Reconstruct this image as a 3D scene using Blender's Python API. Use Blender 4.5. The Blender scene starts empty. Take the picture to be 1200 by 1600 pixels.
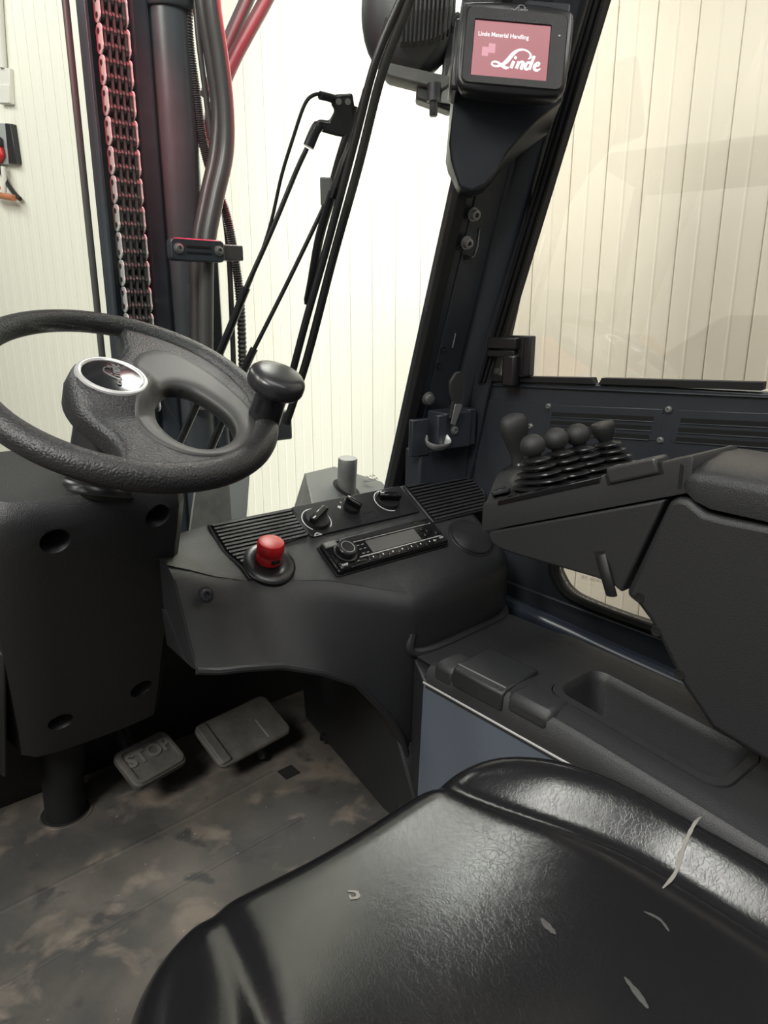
import bpy, bmesh, math, random
from mathutils import Vector, Matrix
random.seed(7)
SC = bpy.context.scene
COL = SC.collection

# ------------------------------------------------------------------ camera
cam = bpy.data.objects.new('camera', bpy.data.cameras.new('camera'))
COL.objects.link(cam)
cam.location = (0, 0, .75)
cam.rotation_euler = (math.radians(90 - 15.5), 0, math.radians(-40))
cam.data.sensor_fit = 'VERTICAL'; cam.data.sensor_height = 36; cam.data.lens = 36 * 1109 / 1600
cam.data.clip_start = .01
SC.camera = cam

# ------------------------------------------------------------------ world, lights, exposure
SC.view_settings.view_transform = 'Standard'; SC.view_settings.look = 'None'
SC.view_settings.gamma = 1; SC.view_settings.use_curve_mapping = False
SC.view_settings.exposure = 0.2
w = bpy.data.worlds.new('hall'); SC.world = w; w.use_nodes = True
w.node_tree.nodes['Background'].inputs[0].default_value = (.93, .96, 1, 1)
w.node_tree.nodes['Background'].inputs[1].default_value = .14

def area(name, loc, target, sx, sy, power, color=(1, .98, .93)):
    d = bpy.data.lights.new(name, 'AREA'); d.shape = 'RECTANGLE'; d.size = sx; d.size_y = sy
    d.energy = power; d.color = color
    o = bpy.data.objects.new(name, d); COL.objects.link(o); o.location = loc
    o.rotation_euler = (Vector(target) - Vector(loc)).to_track_quat('-Z', 'Y').to_euler()
    return o
# unseen fluorescent rows of the hall, and lamps added for stripe, fill and reflection
area('hall_lamp_row', (-.6, 4.6, 3.4), (1.6, 3.9, 1.1), 3.5, .3, 53)
area('hall_lamp_row', (.75, -1.1, 3.3), (2.3, 0.2, .8), 3.0, .4, 55)
o = area('seat_stripe_lamp', (1.53, 1.9, 2.4), (1.53, 1.9, 0), .42, .95, 28); o.data.spread = math.radians(100); o.rotation_euler = (0, 0, math.radians(-16.7))  # added lamp, placed to give the pale reflection stripe on the seat
area('added_aisle_lamp', (-2.3, -.65, 3.2), (.7, .4, .3), 1.0, 1.1, 135)  # added fill light from the open left side
area('overhead_lamp_row', (-.25, -.7, 3.4), (.3, .3, 0), .5, 2.4, 22, (1, .985, .96))
area('added_aisle_lamp', (-3.4, 1.6, 4.0), (-3.2, 1.6, 0), .4, 3.5, 150)  # added to brighten the parked truck and far wall mirrored in the pane
# red warning lamp that shines down on the mast
d = bpy.data.lights.new('red_warning_lamp', 'SPOT'); d.energy = 220; d.color = (1, .01, .06); d.spot_size = math.radians(24); d.shadow_soft_size = .05
o = bpy.data.objects.new('red_warning_lamp', d); COL.objects.link(o); o.location = (.95, 1.12, 1.62)
o.rotation_euler = (Vector((.60, 1.2, 1.15)) - Vector(o.location)).to_track_quat('-Z', 'Y').to_euler()

d = bpy.data.lights.new('red_warning_lamp', 'SPOT'); d.energy = 20; d.color = (1, .01, .06); d.spot_size = math.radians(22); d.spot_blend = .6; d.shadow_soft_size = .04
o = bpy.data.objects.new('red_warning_lamp', d); COL.objects.link(o); o.location = (.22, .86, 1.5)
o.rotation_euler = (Vector((.465, 1.186, 1.08)) - Vector(o.location)).to_track_quat('-Z', 'Y').to_euler()

# ------------------------------------------------------------------ materials
def mat(name, col, rough=.5, metal=0, bump=0, bscale=200, spec=.5, coat=0, coat_r=.1, var=0, vscale=8, emit=None, estr=0):
    m = bpy.data.materials.new(name); m.use_nodes = True
    nt = m.node_tree; b = nt.nodes['Principled BSDF']
    b.inputs['Base Color'].default_value = (*col, 1); b.inputs['Roughness'].default_value = rough
    b.inputs['Metallic'].default_value = metal; b.inputs['Specular IOR Level'].default_value = spec
    b.inputs['Coat Weight'].default_value = coat; b.inputs['Coat Roughness'].default_value = coat_r
    tc = nt.nodes.new('ShaderNodeTexCoord')
    if bump:
        n = nt.nodes.new('ShaderNodeTexNoise'); n.inputs['Scale'].default_value = bscale; n.inputs['Detail'].default_value = 2
        nt.links.new(tc.outputs['Object'], n.inputs['Vector'])
        bp = nt.nodes.new('ShaderNodeBump'); bp.inputs['Strength'].default_value = bump; bp.inputs['Distance'].default_value = .002
        nt.links.new(n.outputs['Fac'], bp.inputs['Height']); nt.links.new(bp.outputs['Normal'], b.inputs['Normal'])
    if var:
        n = nt.nodes.new('ShaderNodeTexNoise'); n.inputs['Scale'].default_value = vscale; n.inputs['Detail'].default_value = 6
        n.inputs['Roughness'].default_value = .65
        nt.links.new(tc.outputs['Object'], n.inputs['Vector'])
        r = nt.nodes.new('ShaderNodeMapRange'); r.inputs[1].default_value = .3; r.inputs[2].default_value = .7
        r.inputs[3].default_value = 1 - var; r.inputs[4].default_value = 1 + var
        nt.links.new(n.outputs['Fac'], r.inputs[0])
        mx = nt.nodes.new('ShaderNodeVectorMath'); mx.operation = 'SCALE'; mx.inputs[0].default_value = col
        nt.links.new(r.outputs[0], mx.inputs['Scale']); nt.links.new(mx.outputs[0], b.inputs['Base Color'])
        r2 = nt.nodes.new('ShaderNodeMapRange'); r2.inputs[3].default_value = max(.05, rough - .1); r2.inputs[4].default_value = rough + .1
        nt.links.new(n.outputs['Fac'], r2.inputs[0]); nt.links.new(r2.outputs[0], b.inputs['Roughness'])
    if emit:
        b.inputs['Emission Color'].default_value = (*emit, 1); b.inputs['Emission Strength'].default_value = estr
    return m

def glass_mat(name, refl=1.0, tint=(1, 1, 1)):
    m = bpy.data.materials.new(name); m.use_nodes = True; nt = m.node_tree
    nt.nodes.clear(); out = nt.nodes.new('ShaderNodeOutputMaterial')
    t = nt.nodes.new('ShaderNodeBsdfTransparent'); t.inputs[0].default_value = (*tint, 1)
    g = nt.nodes.new('ShaderNodeBsdfGlossy'); g.inputs['Roughness'].default_value = .02
    fr = nt.nodes.new('ShaderNodeFresnel'); fr.inputs[0].default_value = 1.5
    ml = nt.nodes.new('ShaderNodeMath'); ml.operation = 'MULTIPLY'; ml.inputs[1].default_value = refl; ml.use_clamp = True
    mx = nt.nodes.new('ShaderNodeMixShader')
    ge = nt.nodes.new('ShaderNodeNewGeometry'); fb = nt.nodes.new('ShaderNodeMath'); fb.operation = 'SUBTRACT'; fb.inputs[0].default_value = 1
    nt.links.new(ge.outputs['Backfacing'], fb.inputs[1])     # only the face turned to the ray reflects
    m2 = nt.nodes.new('ShaderNodeMath'); m2.operation = 'MULTIPLY'
    nt.links.new(fr.outputs[0], ml.inputs[0]); nt.links.new(ml.outputs[0], m2.inputs[0]); nt.links.new(fb.outputs[0], m2.inputs[1])
    nt.links.new(m2.outputs[0], mx.inputs[0])
    nt.links.new(t.outputs[0], mx.inputs[1]); nt.links.new(g.outputs[0], mx.inputs[2]); nt.links.new(mx.outputs[0], out.inputs[0])
    return m

def floor_mat():
    m = mat('worn_rubber_mat', (.05, .05, .05), .75, bump=.5, bscale=60); nt = m.node_tree; b = nt.nodes['Principled BSDF']
    tc = nt.nodes.new('ShaderNodeTexCoord'); prev = None
    def rgb(c):
        n = nt.nodes.new('ShaderNodeRGB'); n.outputs[0].default_value = (*c, 1); return n.outputs[0]
    prev = rgb((.040, .038, .034))
    for sc_, det, lo, hi, col in ((5, 6, .42, .62, (.085, .074, .062)), (11, 8, .53, .63, (.125, .104, .084)), (16, 6, .58, .66, (.032, .030, .028)), (160, 2, .74, .78, (.3, .28, .25))):
        n = nt.nodes.new('ShaderNodeTexNoise'); n.inputs['Scale'].default_value = sc_; n.inputs['Detail'].default_value = det; n.inputs['Distortion'].default_value = .4
        r = nt.nodes.new('ShaderNodeMapRange'); r.inputs[1].default_value = lo; r.inputs[2].default_value = hi
        mx = nt.nodes.new('ShaderNodeMix'); mx.data_type = 'RGBA'
        nt.links.new(tc.outputs['Object'], n.inputs['Vector']); nt.links.new(n.outputs['Fac'], r.inputs[0]); nt.links.new(r.outputs[0], mx.inputs[0])
        nt.links.new(prev, mx.inputs[6]); nt.links.new(rgb(col), mx.inputs[7]); prev = mx.outputs[2]
    nt.links.new(prev, b.inputs['Base Color']); return m

M = dict(
    plastic=mat('black_grained_plastic', (.0145, .015, .0165), .40, bump=.35, bscale=900),
    plastic_dark=mat('dark_plastic', (.009, .009, .010), .5, bump=.25, bscale=900),
    plastic_grey=mat('charcoal_plastic', (.019, .0195, .021), .45, bump=.3, bscale=900),
    smooth=mat('smooth_black_plastic', (.012, .012, .014), .3),
    gloss=mat('gloss_black', (.008, .008, .009), .12),
    insert=mat('spoke_insert', (.034, .034, .033), .5),
    rim=mat('grained_rim', (.015, .015, .016), .40, bump=.6, bscale=420),
    rubber=mat('black_rubber', (.009, .009, .0095), .6, spec=.3),
    bellows=mat('bellows_rubber', (.013, .013, .014), .28),
    knob=mat('lever_rubber', (.016, .016, .0165), .6, bump=.2, bscale=700),
    navy=mat('navy_painted_steel', (.023, .026, .0325), .38, bump=.06, bscale=300),
    navy_gloss=mat('navy_gloss_steel', (.018, .023, .034), .28),
    grey_steel=mat('grey_painted_steel', (.085, .10, .125), .33),
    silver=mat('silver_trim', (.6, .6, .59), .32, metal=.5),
    steel=mat('bright_steel', (.5, .5, .5), .35, metal=.5),
    bolt=mat('bolt_steel', (.24, .24, .24), .4, metal=.6),
    button_grey=mat('satin_grey_button', (.035, .035, .037), .28),
    button=mat('satin_button', (.016, .016, .018), .3),
    red=mat('red_plastic', (.55, .012, .016), .35),
    black=mat('recess_black', (.002, .002, .002), .9),
    white=mat('white_print', (.75, .75, .74), .6),
    grey_print=mat('grey_print', (.22, .22, .22), .6),
    lcd=mat('unlit_display', (.09, .09, .086), .25),
    screen=mat('lit_screen', (.02, .005, .005), .3, emit=(.60, .20, .225), estr=.62),
    screen_block=mat('lit_screen_pink', (.02, .01, .01), .3, emit=(.85, .38, .45), estr=.75),
    screen_text=mat('lit_screen_white', (.05, .05, .05), .3, emit=(.95, .93, .93), estr=1.0),
    mat_floor=floor_mat(),
    pedal=mat('worn_pedal_rubber', (.07, .065, .057), .7, bump=.3, bscale=150, var=.4, vscale=20),
    mastpaint=mat('mast_paint', (.028, .033, .042), .35, bump=.08, bscale=60, var=.2, vscale=4),
    cylinder=mat('cylinder_paint', (.055, .06, .068), .3, var=.15, vscale=6),
    hose=mat('hydraulic_hose', (.055, .052, .052), .36),
    chain=mat('chain_steel', (.12, .11, .11), .35, metal=.7),
    chain_grease=mat('outer_chain_plate', (.55, .55, .53), .5),
    bonnet=mat('bonnet_grey', (.10, .105, .105), .45, var=.15, vscale=9),
    stub=mat('stub_steel', (.22, .22, .22), .45, metal=.4, var=.2, vscale=30),
    lampcase=mat('lamp_black', (.016, .017, .02), .45),
    lamp_rim=mat('lamp_rim', (.07, .07, .066), .6, var=.2, vscale=30),
    dust=mat('dusty_grey', (.18, .18, .17), .7, var=.3, vscale=20),
    wall=mat('cream_panel', (.82, .81, .715), .55),
    wall_joint=mat('panel_joint', (.60, .56, .48), .8),
    ground=mat('concrete', (.28, .27, .25), .6, var=.15, vscale=2),
    white_plastic=mat('white_plastic', (.7, .69, .64), .5),
    box_grey=mat('box_grey', (.35, .36, .36), .4),
    copper=mat('orange_copper', (.45, .16, .07), .4),
    orange=mat('orange_paint', (.75, .22, .05), .4),
    roofm=mat('roof_black', (.02, .022, .026), .6),
    windscreen=glass_mat('windscreen_glass', .8, (.97, .985, .97)),
    sideglass=glass_mat('side_glass', 3.5, (.82, .795, .76)),
    tear=mat('torn_foam', (.19, .18, .16), .8),
    tear_dark=mat('torn_edge', (.05, .05, .048), .7),
    pedal_mark=mat('worn_lettering', (.11, .104, .095), .7, var=.3, vscale=30),
    dirt=mat('dried_dirt', (.12, .10, .08), .9, var=.3, vscale=40),
)
def seat_mat():
    m = mat('worn_black_vinyl', (.0075, .0075, .0085), .33, var=0)
    nt = m.node_tree; b = nt.nodes['Principled BSDF']
    tc = nt.nodes.new('ShaderNodeTexCoord')
    b.inputs['Specular IOR Level'].default_value = .38
    v = nt.nodes.new('ShaderNodeTexVoronoi'); v.feature = 'DISTANCE_TO_EDGE'; v.inputs['Scale'].default_value = 190
    n = nt.nodes.new('ShaderNodeTexNoise'); n.inputs['Scale'].default_value = 90; n.inputs['Detail'].default_value = 5
    n2 = nt.nodes.new('ShaderNodeTexNoise'); n2.inputs['Scale'].default_value = 7; n2.inputs['Detail'].default_value = 5
    ds = nt.nodes.new('ShaderNodeVectorMath'); ds.operation = 'MULTIPLY_ADD'
    ds.inputs[1].default_value = (.02, .02, .02)
    nt.links.new(n.outputs['Color'], ds.inputs[0]); nt.links.new(tc.outputs['Object'], ds.inputs[2])
    nt.links.new(ds.outputs[0], v.inputs['Vector'])
    for q in (n, n2): nt.links.new(tc.outputs['Object'], q.inputs['Vector'])
    ma = nt.nodes.new('ShaderNodeMath'); ma.operation = 'MULTIPLY'
    cl = nt.nodes.new('ShaderNodeMath'); cl.operation = 'MINIMUM'; cl.inputs[1].default_value = .12
    nt.links.new(v.outputs['Distance'], cl.inputs[0])
    ma.inputs[1].default_value = 2; nt.links.new(cl.outputs[0], ma.inputs[0])
    ad = nt.nodes.new('ShaderNodeMath'); ad.operation = 'ADD'
    nt.links.new(ma.outputs[0], ad.inputs[0]); nt.links.new(n.outputs['Fac'], ad.inputs[1])
    bp = nt.nodes.new('ShaderNodeBump'); bp.inputs['Strength'].default_value = .085; bp.inputs['Distance'].default_value = .001
    nt.links.new(ad.outputs[0], bp.inputs['Height']); nt.links.new(bp.outputs['Normal'], b.inputs['Normal'])
    r = nt.nodes.new('ShaderNodeMapRange'); r.inputs[3].default_value = .13; r.inputs[4].default_value = .26
    nt.links.new(n2.outputs['Fac'], r.inputs[0]); nt.links.new(r.outputs[0], b.inputs['Roughness'])
    return m
M['seat'] = seat_mat()

# ------------------------------------------------------------------ mesh helpers
class Fr:                                       # a local frame in the world
    def __init__(s, o, x=(1, 0, 0), y=(0, 1, 0)):
        s.o = Vector(o); s.x = Vector(x).normalized(); s.y = Vector(y); s.y = (s.y - s.x * s.y.dot(s.x)).normalized(); s.z = s.x.cross(s.y)
    def p(s, a, b=0, c=0): return s.o + s.x * a + s.y * b + s.z * c
    def sub(s, a, b, c=0, rot=0):
        ca, sa = math.cos(rot), math.sin(rot)
        return Fr(s.p(a, b, c), s.x * ca + s.y * sa, s.y * ca - s.x * sa)
WF = Fr((0, 0, 0))
LOC = {}
def wl(o): return LOC.get(o.name, Vector((0, 0, 0))) if o else Vector((0, 0, 0))

class MB:
    def __init__(s): s.v = []; s.f = []
    def add(s, vs, fs):
        n = len(s.v); s.v += [Vector(q) for q in vs]; s.f += [[i + n for i in f] for f in fs]; return s
    def loft(s, secs, closed=True, cap=True, capn=True):
        n = len(secs[0]); vs = [q for sec in secs for q in sec]; fs = []
        for k in range(len(secs) - 1):
            for i in range(n if closed else n - 1):
                j = (i + 1) % n; fs.append([k * n + i, k * n + j, (k + 1) * n + j, (k + 1) * n + i])
        if closed and cap: fs.append(list(range(n))[::-1])
        if closed and capn: fs.append([(len(secs) - 1) * n + i for i in range(n)])
        return s.add(vs, fs)
    def box(s, fr, a0, a1, b0, b1, c0, c1):
        return s.loft([[fr.p(a0, b0, c), fr.p(a1, b0, c), fr.p(a1, b1, c), fr.p(a0, b1, c)] for c in (c0, c1)])
    def prism(s, fr, poly, c0, c1):             # poly in the frame's x, y
        return s.loft([[fr.p(a, b, c) for a, b in poly] for c in (c0, c1)])
    def lathe(s, fr, prof, seg=32, cap=True, ex=1.0):
        secs = [[fr.p(r * math.cos(2 * math.pi * i / seg), r * ex * math.sin(2 * math.pi * i / seg), h) for i in range(seg)] for r, h in prof]
        return s.loft(secs, cap=cap, capn=cap)
    def tube(s, path, r, seg=12, closed=False, flat=1.0, up=(0, 0, 1), thin=1.0):
        P = [Vector(q) for q in path]; n = len(P); rs = r if isinstance(r, (list, tuple)) else [r] * n
        secs = []; pn = None
        for i in range(n):
            t = (P[(i + 1) % n] - P[i - 1]) if closed else (P[min(i + 1, n - 1)] - P[max(i - 1, 0)])
            t.normalize()
            a = pn if pn is not None else (Vector(up) if abs(t.dot(Vector(up))) < .95 else Vector((1, 0, 0)))
            a = (a - t * a.dot(t)).normalized(); pn = a; b = t.cross(a)
            secs.append([P[i] + (a * math.cos(2 * math.pi * k / seg) * flat + b * math.sin(2 * math.pi * k / seg) * thin) * rs[i] for k in range(seg)])
        if closed: secs.append(secs[0])
        return s.loft(secs, cap=not closed, capn=not closed)
    def ribbon(s, fr, pts, w, c0, c1):          # flat stroke of varying width in the frame's x, y
        P = [Vector((a, b)) for a, b in pts]; n = len(P); ws = w if isinstance(w, (list, tuple)) else [w] * n
        l, r = [], []
        for i in range(n):
            t = (P[min(i + 1, n - 1)] - P[max(i - 1, 0)]).normalized(); m = Vector((-t.y, t.x)) * ws[i] / 2
            l.append(P[i] + m); r.append(P[i] - m)
        for i in range(n - 1):
            s.prism(fr, [tuple(r[i]), tuple(r[i + 1]), tuple(l[i + 1]), tuple(l[i])], c0, c1)
        return s
    def grid(s, nu, nv, fn):
        vs = [fn(i / nu, j / nv) for i in range(nu + 1) for j in range(nv + 1)]
        return s.add(vs, [[i * (nv + 1) + j, (i + 1) * (nv + 1) + j, (i + 1) * (nv + 1) + j + 1, i * (nv + 1) + j + 1] for i in range(nu) for j in range(nv)])
    def mesh(s, name, m, smooth=40, off=Vector((0, 0, 0)), normals=True):
        me = bpy.data.meshes.new(name); me.from_pydata([q - off for q in s.v], [], s.f)
        if normals:
            b = bmesh.new(); b.from_mesh(me); bmesh.ops.remove_doubles(b, verts=b.verts, dist=1e-6)
            bmesh.ops.recalc_face_normals(b, faces=b.faces); b.to_mesh(me); b.free()
        me.materials.append(m if not isinstance(m, str) else M[m])
        if smooth:
            me.polygons.foreach_set('use_smooth', [True] * len(me.polygons))
            me.set_sharp_from_angle(angle=math.radians(smooth))
        return me
    def build(s, name, m, parent=None, smooth=40, bevel=0, seg=2, sub=0, solid=0, at=None, normals=True):
        base = Vector(at) if at is not None else wl(parent)
        me = s.mesh(name, m, smooth if not bevel else 0, base, normals)
        o = bpy.data.objects.new(name, me); COL.objects.link(o); o.parent = parent
        o.location = base - wl(parent); LOC[o.name] = base
        if solid:
            md = o.modifiers.new('solid', 'SOLIDIFY'); md.thickness = solid; md.offset = 0
        if bevel:
            md = o.modifiers.new('bevel', 'BEVEL'); md.width = bevel; md.segments = seg; md.limit_method = 'ANGLE'; md.angle_limit = math.radians(35)
            md.harden_normals = False
            me.polygons.foreach_set('use_smooth', [True] * len(me.polygons)); me.set_sharp_from_angle(angle=math.radians(50))
        if sub:
            md = o.modifiers.new('sub', 'SUBSURF'); md.levels = sub; md.render_levels = sub
        return o

def inst(name, me, loc, parent, rot=None):      # another object on the same mesh, world location
    o = bpy.data.objects.new(name, me); COL.objects.link(o); o.parent = parent
    o.location = Vector(loc) - wl(parent); LOC[o.name] = Vector(loc)
    if rot is not None: o.rotation_euler = rot
    return o
def thing(name, label, cat, loc=(0, 0, 0), group=None):
    o = bpy.data.objects.new(name, None); COL.objects.link(o); o.location = loc; o.empty_display_size = .02
    LOC[o.name] = Vector(loc); o['label'] = label; o['category'] = cat
    if group: o['group'] = group
    return o
def tag(o, label, cat, group=None):
    o['label'] = label; o['category'] = cat
    if group: o['group'] = group
    return o
def struct(o, label=None, cat=None):
    o['kind'] = 'structure'
    if label: o['label'] = label
    if cat: o['category'] = cat
    return o
def root(name, label, cat):
    return struct(thing(name, label, cat))
def smoothstep(a, b, x):
    t = min(1, max(0, (x - a) / (b - a))); return t * t * (3 - 2 * t)
def spline(pts, n=8, closed=False):             # Catmull-Rom through points
    P = [Vector(p) for p in pts]; out = []; N = len(P)
    for i in range(N if closed else N - 1):
        g = (lambda k: P[k % N]) if closed else (lambda k: P[max(0, min(N - 1, k))])
        a, b, c, d = g(i - 1), g(i), g(i + 1), g(i + 2)
        for k in range(n):
            t = k / n; out.append(.5 * (2 * b + (c - a) * t + (2 * a - 5 * b + 4 * c - d) * t * t + (3 * b - a - 3 * c + d) * t ** 3))
    if not closed: out.append(P[-1])
    return out
def circ(cx, cy, r, n=24, ry=None):
    return [(cx + r * math.cos(2 * math.pi * i / n), cy + (ry or r) * math.sin(2 * math.pi * i / n)) for i in range(n)]
def rrect(a0, a1, b0, b1, r, n=5):
    out = []
    for cx, cy, s in ((a1 - r, b1 - r, 0), (a0 + r, b1 - r, 90), (a0 + r, b0 + r, 180), (a1 - r, b0 + r, 270)):
        for k in range(n + 1):
            t = math.radians(s + 90 * k / n); out.append((cx + r * math.cos(t), cy + r * math.sin(t)))
    return out
def cut(o, cutters):                            # subtract closed shapes from a mesh
    tmp = []
    for mb in cutters:
        c = bpy.data.objects.new('tmp', mb.mesh('tmp', 'plastic', 0, wl(o))); COL.objects.link(c); c.location = wl(o); tmp.append(c)
        md = o.modifiers.new('cut', 'BOOLEAN'); md.object = c; md.operation = 'DIFFERENCE'; md.solver = 'EXACT'
    bpy.context.view_layer.update()
    me = bpy.data.meshes.new_from_object(o.evaluated_get(bpy.context.evaluated_depsgraph_get()))
    o.modifiers.clear(); o.data = me
    me.polygons.foreach_set('use_smooth', [True] * len(me.polygons)); me.set_sharp_from_angle(angle=math.radians(35))
    for c in tmp: bpy.data.objects.remove(c)
def letters(name, s, fr, size, m, parent, depth=.0006, shear=0, bold=0, align='LEFT', sx=1):
    c = bpy.data.curves.new(name, 'FONT'); c.body = s; c.size = size; c.extrude = depth; c.shear = shear; c.offset = bold; c.align_x = align
    c.resolution_u = 3
    t = bpy.data.objects.new('tmp', c); COL.objects.link(t)
    me = bpy.data.meshes.new_from_object(t.evaluated_get(bpy.context.evaluated_depsgraph_get()))
    bpy.data.objects.remove(t); bpy.data.curves.remove(c)
    me.name = name; base = wl(parent)
    for v in me.vertices: v.co = fr.p(v.co.x * sx, v.co.y, v.co.z) - base
    me.materials.clear(); me.materials.append(M[m])
    o = bpy.data.objects.new(name, me); COL.objects.link(o); o.parent = parent; LOC[o.name] = base
    return o
def script_logo(name, fr, wd, m, parent, depth=.0006):      # the maker's handwriting emblem, wd wide, origin at its lower left
    k = wd; mb = MB()
    def st(pts, ws, n=8):
        q = spline([(a, b, 0) for a, b in pts], n); W = []
        for i in range(len(q)):
            t = i / (len(q) - 1) * (len(ws) - 1); j = min(int(t), len(ws) - 2); W.append((ws[j] + (ws[j + 1] - ws[j]) * (t - j)) * k)
        mb.ribbon(fr, [(v.x * k, v.y * k) for v in q], W, 0, depth)
    # capital: flourish over the word, down the stem, loop at the foot, and out along the base
    st([(.72, .24), (.765, .29), (.73, .37), (.62, .415), (.50, .39), (.40, .30), (.30, .16), (.19, .07), (.08, .045), (.015, .075),
        (.03, .125), (.11, .13), (.20, .075), (.29, .03), (.35, .04)], [.02, .045, .03, .03, .05, .075, .08, .05, .035, .035, .03, .035, .06, .06, .03], 6)
    def stem(x0, y0, x1, y1, w=.062): mb.ribbon(fr, [(x0 * k, y0 * k), (x1 * k, y1 * k)], w * k, 0, depth)
    stem(.395, .035, .44, .175); mb.prism(fr, [(a * k, b * k) for a, b in circ(.468, .245, .03, 10)], 0, depth)
    stem(.50, .035, .545, .175); st([(.535, .13), (.585, .175), (.625, .16), (.615, .11), (.595, .045), (.635, .04)], [.03, .04, .06, .06, .055, .02])
    st([(.775, .15), (.735, .175), (.685, .13), (.675, .06), (.715, .035), (.765, .09)], [.03, .045, .06, .06, .045, .02]); stem(.755, .035, .835, .31, .058)
    st([(.86, .10), (.93, .13), (.945, .17), (.905, .18), (.86, .12), (.86, .055), (.91, .03), (.975, .07)], [.025, .03, .04, .04, .06, .06, .045, .02])
    return mb.build(name, m, parent, smooth=0)
def hexbolt(name, fr, r, parent, m='bolt', h=.004, socket=True):
    mb = MB().lathe(fr, [(r * 1.35, -.001), (r * 1.35, .001), (r, .001), (r, h), (r * .8, h + .0006)] + ([(r * .5, h + .0006), (r * .5, h * .4)] if socket else []), 16)
    return mb.build(name, m, parent)

# ------------------------------------------------------------------ the hall outside
wallN = Vector((.978, .208, 0)); wallT = Vector((-.208, .978, 0))
WALL = Fr(wallN * 2.2, wallT, (0, 0, 1))        # z points to the truck (x cross y = -normal is checked below)
if WALL.z.dot(wallN) > 0: WALL = Fr(wallN * 2.2, -wallT, (0, 0, 1))
sgn = 1 if WALL.x.dot(wallT) > 0 else -1
wb = MB().box(WALL, -2.4, 8, -.6, 2.8, -.12, -.006) if sgn > 0 else MB().box(WALL, -8, 2.4, -.6, 2.8, -.12, -.006)
wall = struct(wb.build('wall_right', 'wall_joint', None, smooth=0), 'cream ribbed panel wall of the hall beyond the cab glass', 'wall')
def panel_mesh():
    fr = Fr((0, 0, 0), WALL.x, (0, 0, 1)); mb = MB(); wd = .111; g = .0016
    prof = [(g, -.006), (g, -.001), (g + .004, .0)]
    c = wd / 2; prof += [(c - .005, 0), (c - .0015, .0014), (c + .0015, .0014), (c + .005, 0)]
    prof += [(wd - g - .004, 0), (wd - g, -.001), (wd - g, -.006)]
    mb.loft([[fr.p(a, y, c) for a, c in prof] for y in (-.6, 2.8)], closed=False)
    return mb.mesh('wall_panel', 'wall', 0, normals=False)
pm = panel_mesh()
for k in range(-20, 72):
    a = sgn * k * .111 if sgn > 0 else -k * .111 - .111
    inst('wall_panel', pm, WALL.p(a, 0, 0), wall)
struct(MB().box(WF, -5, 4, -4, 10, -.7, -.6).build('ground', 'ground', None, smooth=0), 'grey concrete hall floor under the truck', 'ground')

# ------------------------------------------------------------------ cab shell
flo = struct(MB().box(WF, -.4, 1.0, -.5, 1.16, -.05, 0).build('floor', 'mat_floor', None, smooth=0), 'worn dusty rubber mat on the cab floor', 'floor')
fs = [(-.35, .742), (.144, .735), (.45, .735), (.62, .74)]
MB().tube([Vector((a, b, -.001)) for a, b in [(0.073, 0.778), (0.169, 0.783), (0.28, 0.789), (0.398, 0.794), (0.501, 0.797)]], .005, 8, flat=.6).build('mat_seam', 'mat_floor', flo)
MB().tube([Vector((a, b, -.002)) for a, b in [(0.1, 0.898), (0.225, 0.903), (0.373, 0.909), (0.532, 0.923)]], .006, 8, flat=.5).build('mat_ridge', 'mat_floor', flo)
MB().lathe(Fr((.226, 1.045, 0)), [(.041, .0005), (.040, .0015), (.036, .0015)], 32, cap=False).build('column_grommet', 'mat_floor', flo)
MB().lathe(Fr((.226, 1.045, 0)), [(.036, .0012), (.0, .0012)], 32, cap=False).build('column_hole', 'black', flo)
def blob(cx, cy, r, ry, rot, n=40, seed=1):
    rd = random.Random(seed); ph = [rd.uniform(0, 6.28) for _ in range(6)]; out = []
    for i in range(n):
        t = 2 * math.pi * i / n; k = 1 + sum(.16 / (j + 1) ** .6 * math.sin((j + 2) * t + ph[j]) for j in range(6))
        a, b = r * k * math.cos(t), ry * k * math.sin(t); out.append((cx + a * math.cos(rot) - b * math.sin(rot), cy + a * math.sin(rot) + b * math.cos(rot)))
    return out
# front bulkhead and the right-hand wheel arch of the footwell
struct(MB().prism(Fr((-.4, 0, 0), (0, 1, 0), (0, 0, 1)), [(1.12, 0), (1.16, 0), (1.0, .41), (.98, .41)], 0, 1.4).build('wall_front', 'plastic_dark', None, smooth=0), 'black bulkhead behind the pedals', 'wall')

# windscreen plane: Y = .93 - .31 (Z - .473)
def wsp(x, z, o=0): return Vector((x, .93 + o - .31 * (z - .473), z))
g = MB().loft([[wsp(x, z, o) for x, z in ((-.3, .40), (.815, .40), (.815, 1.75), (-.3, 1.75))] for o in (0, .005)])
struct(g.build('window_1', 'windscreen', None, smooth=0), 'tilted clear windscreen in front of the dashboard', 'window')

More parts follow.
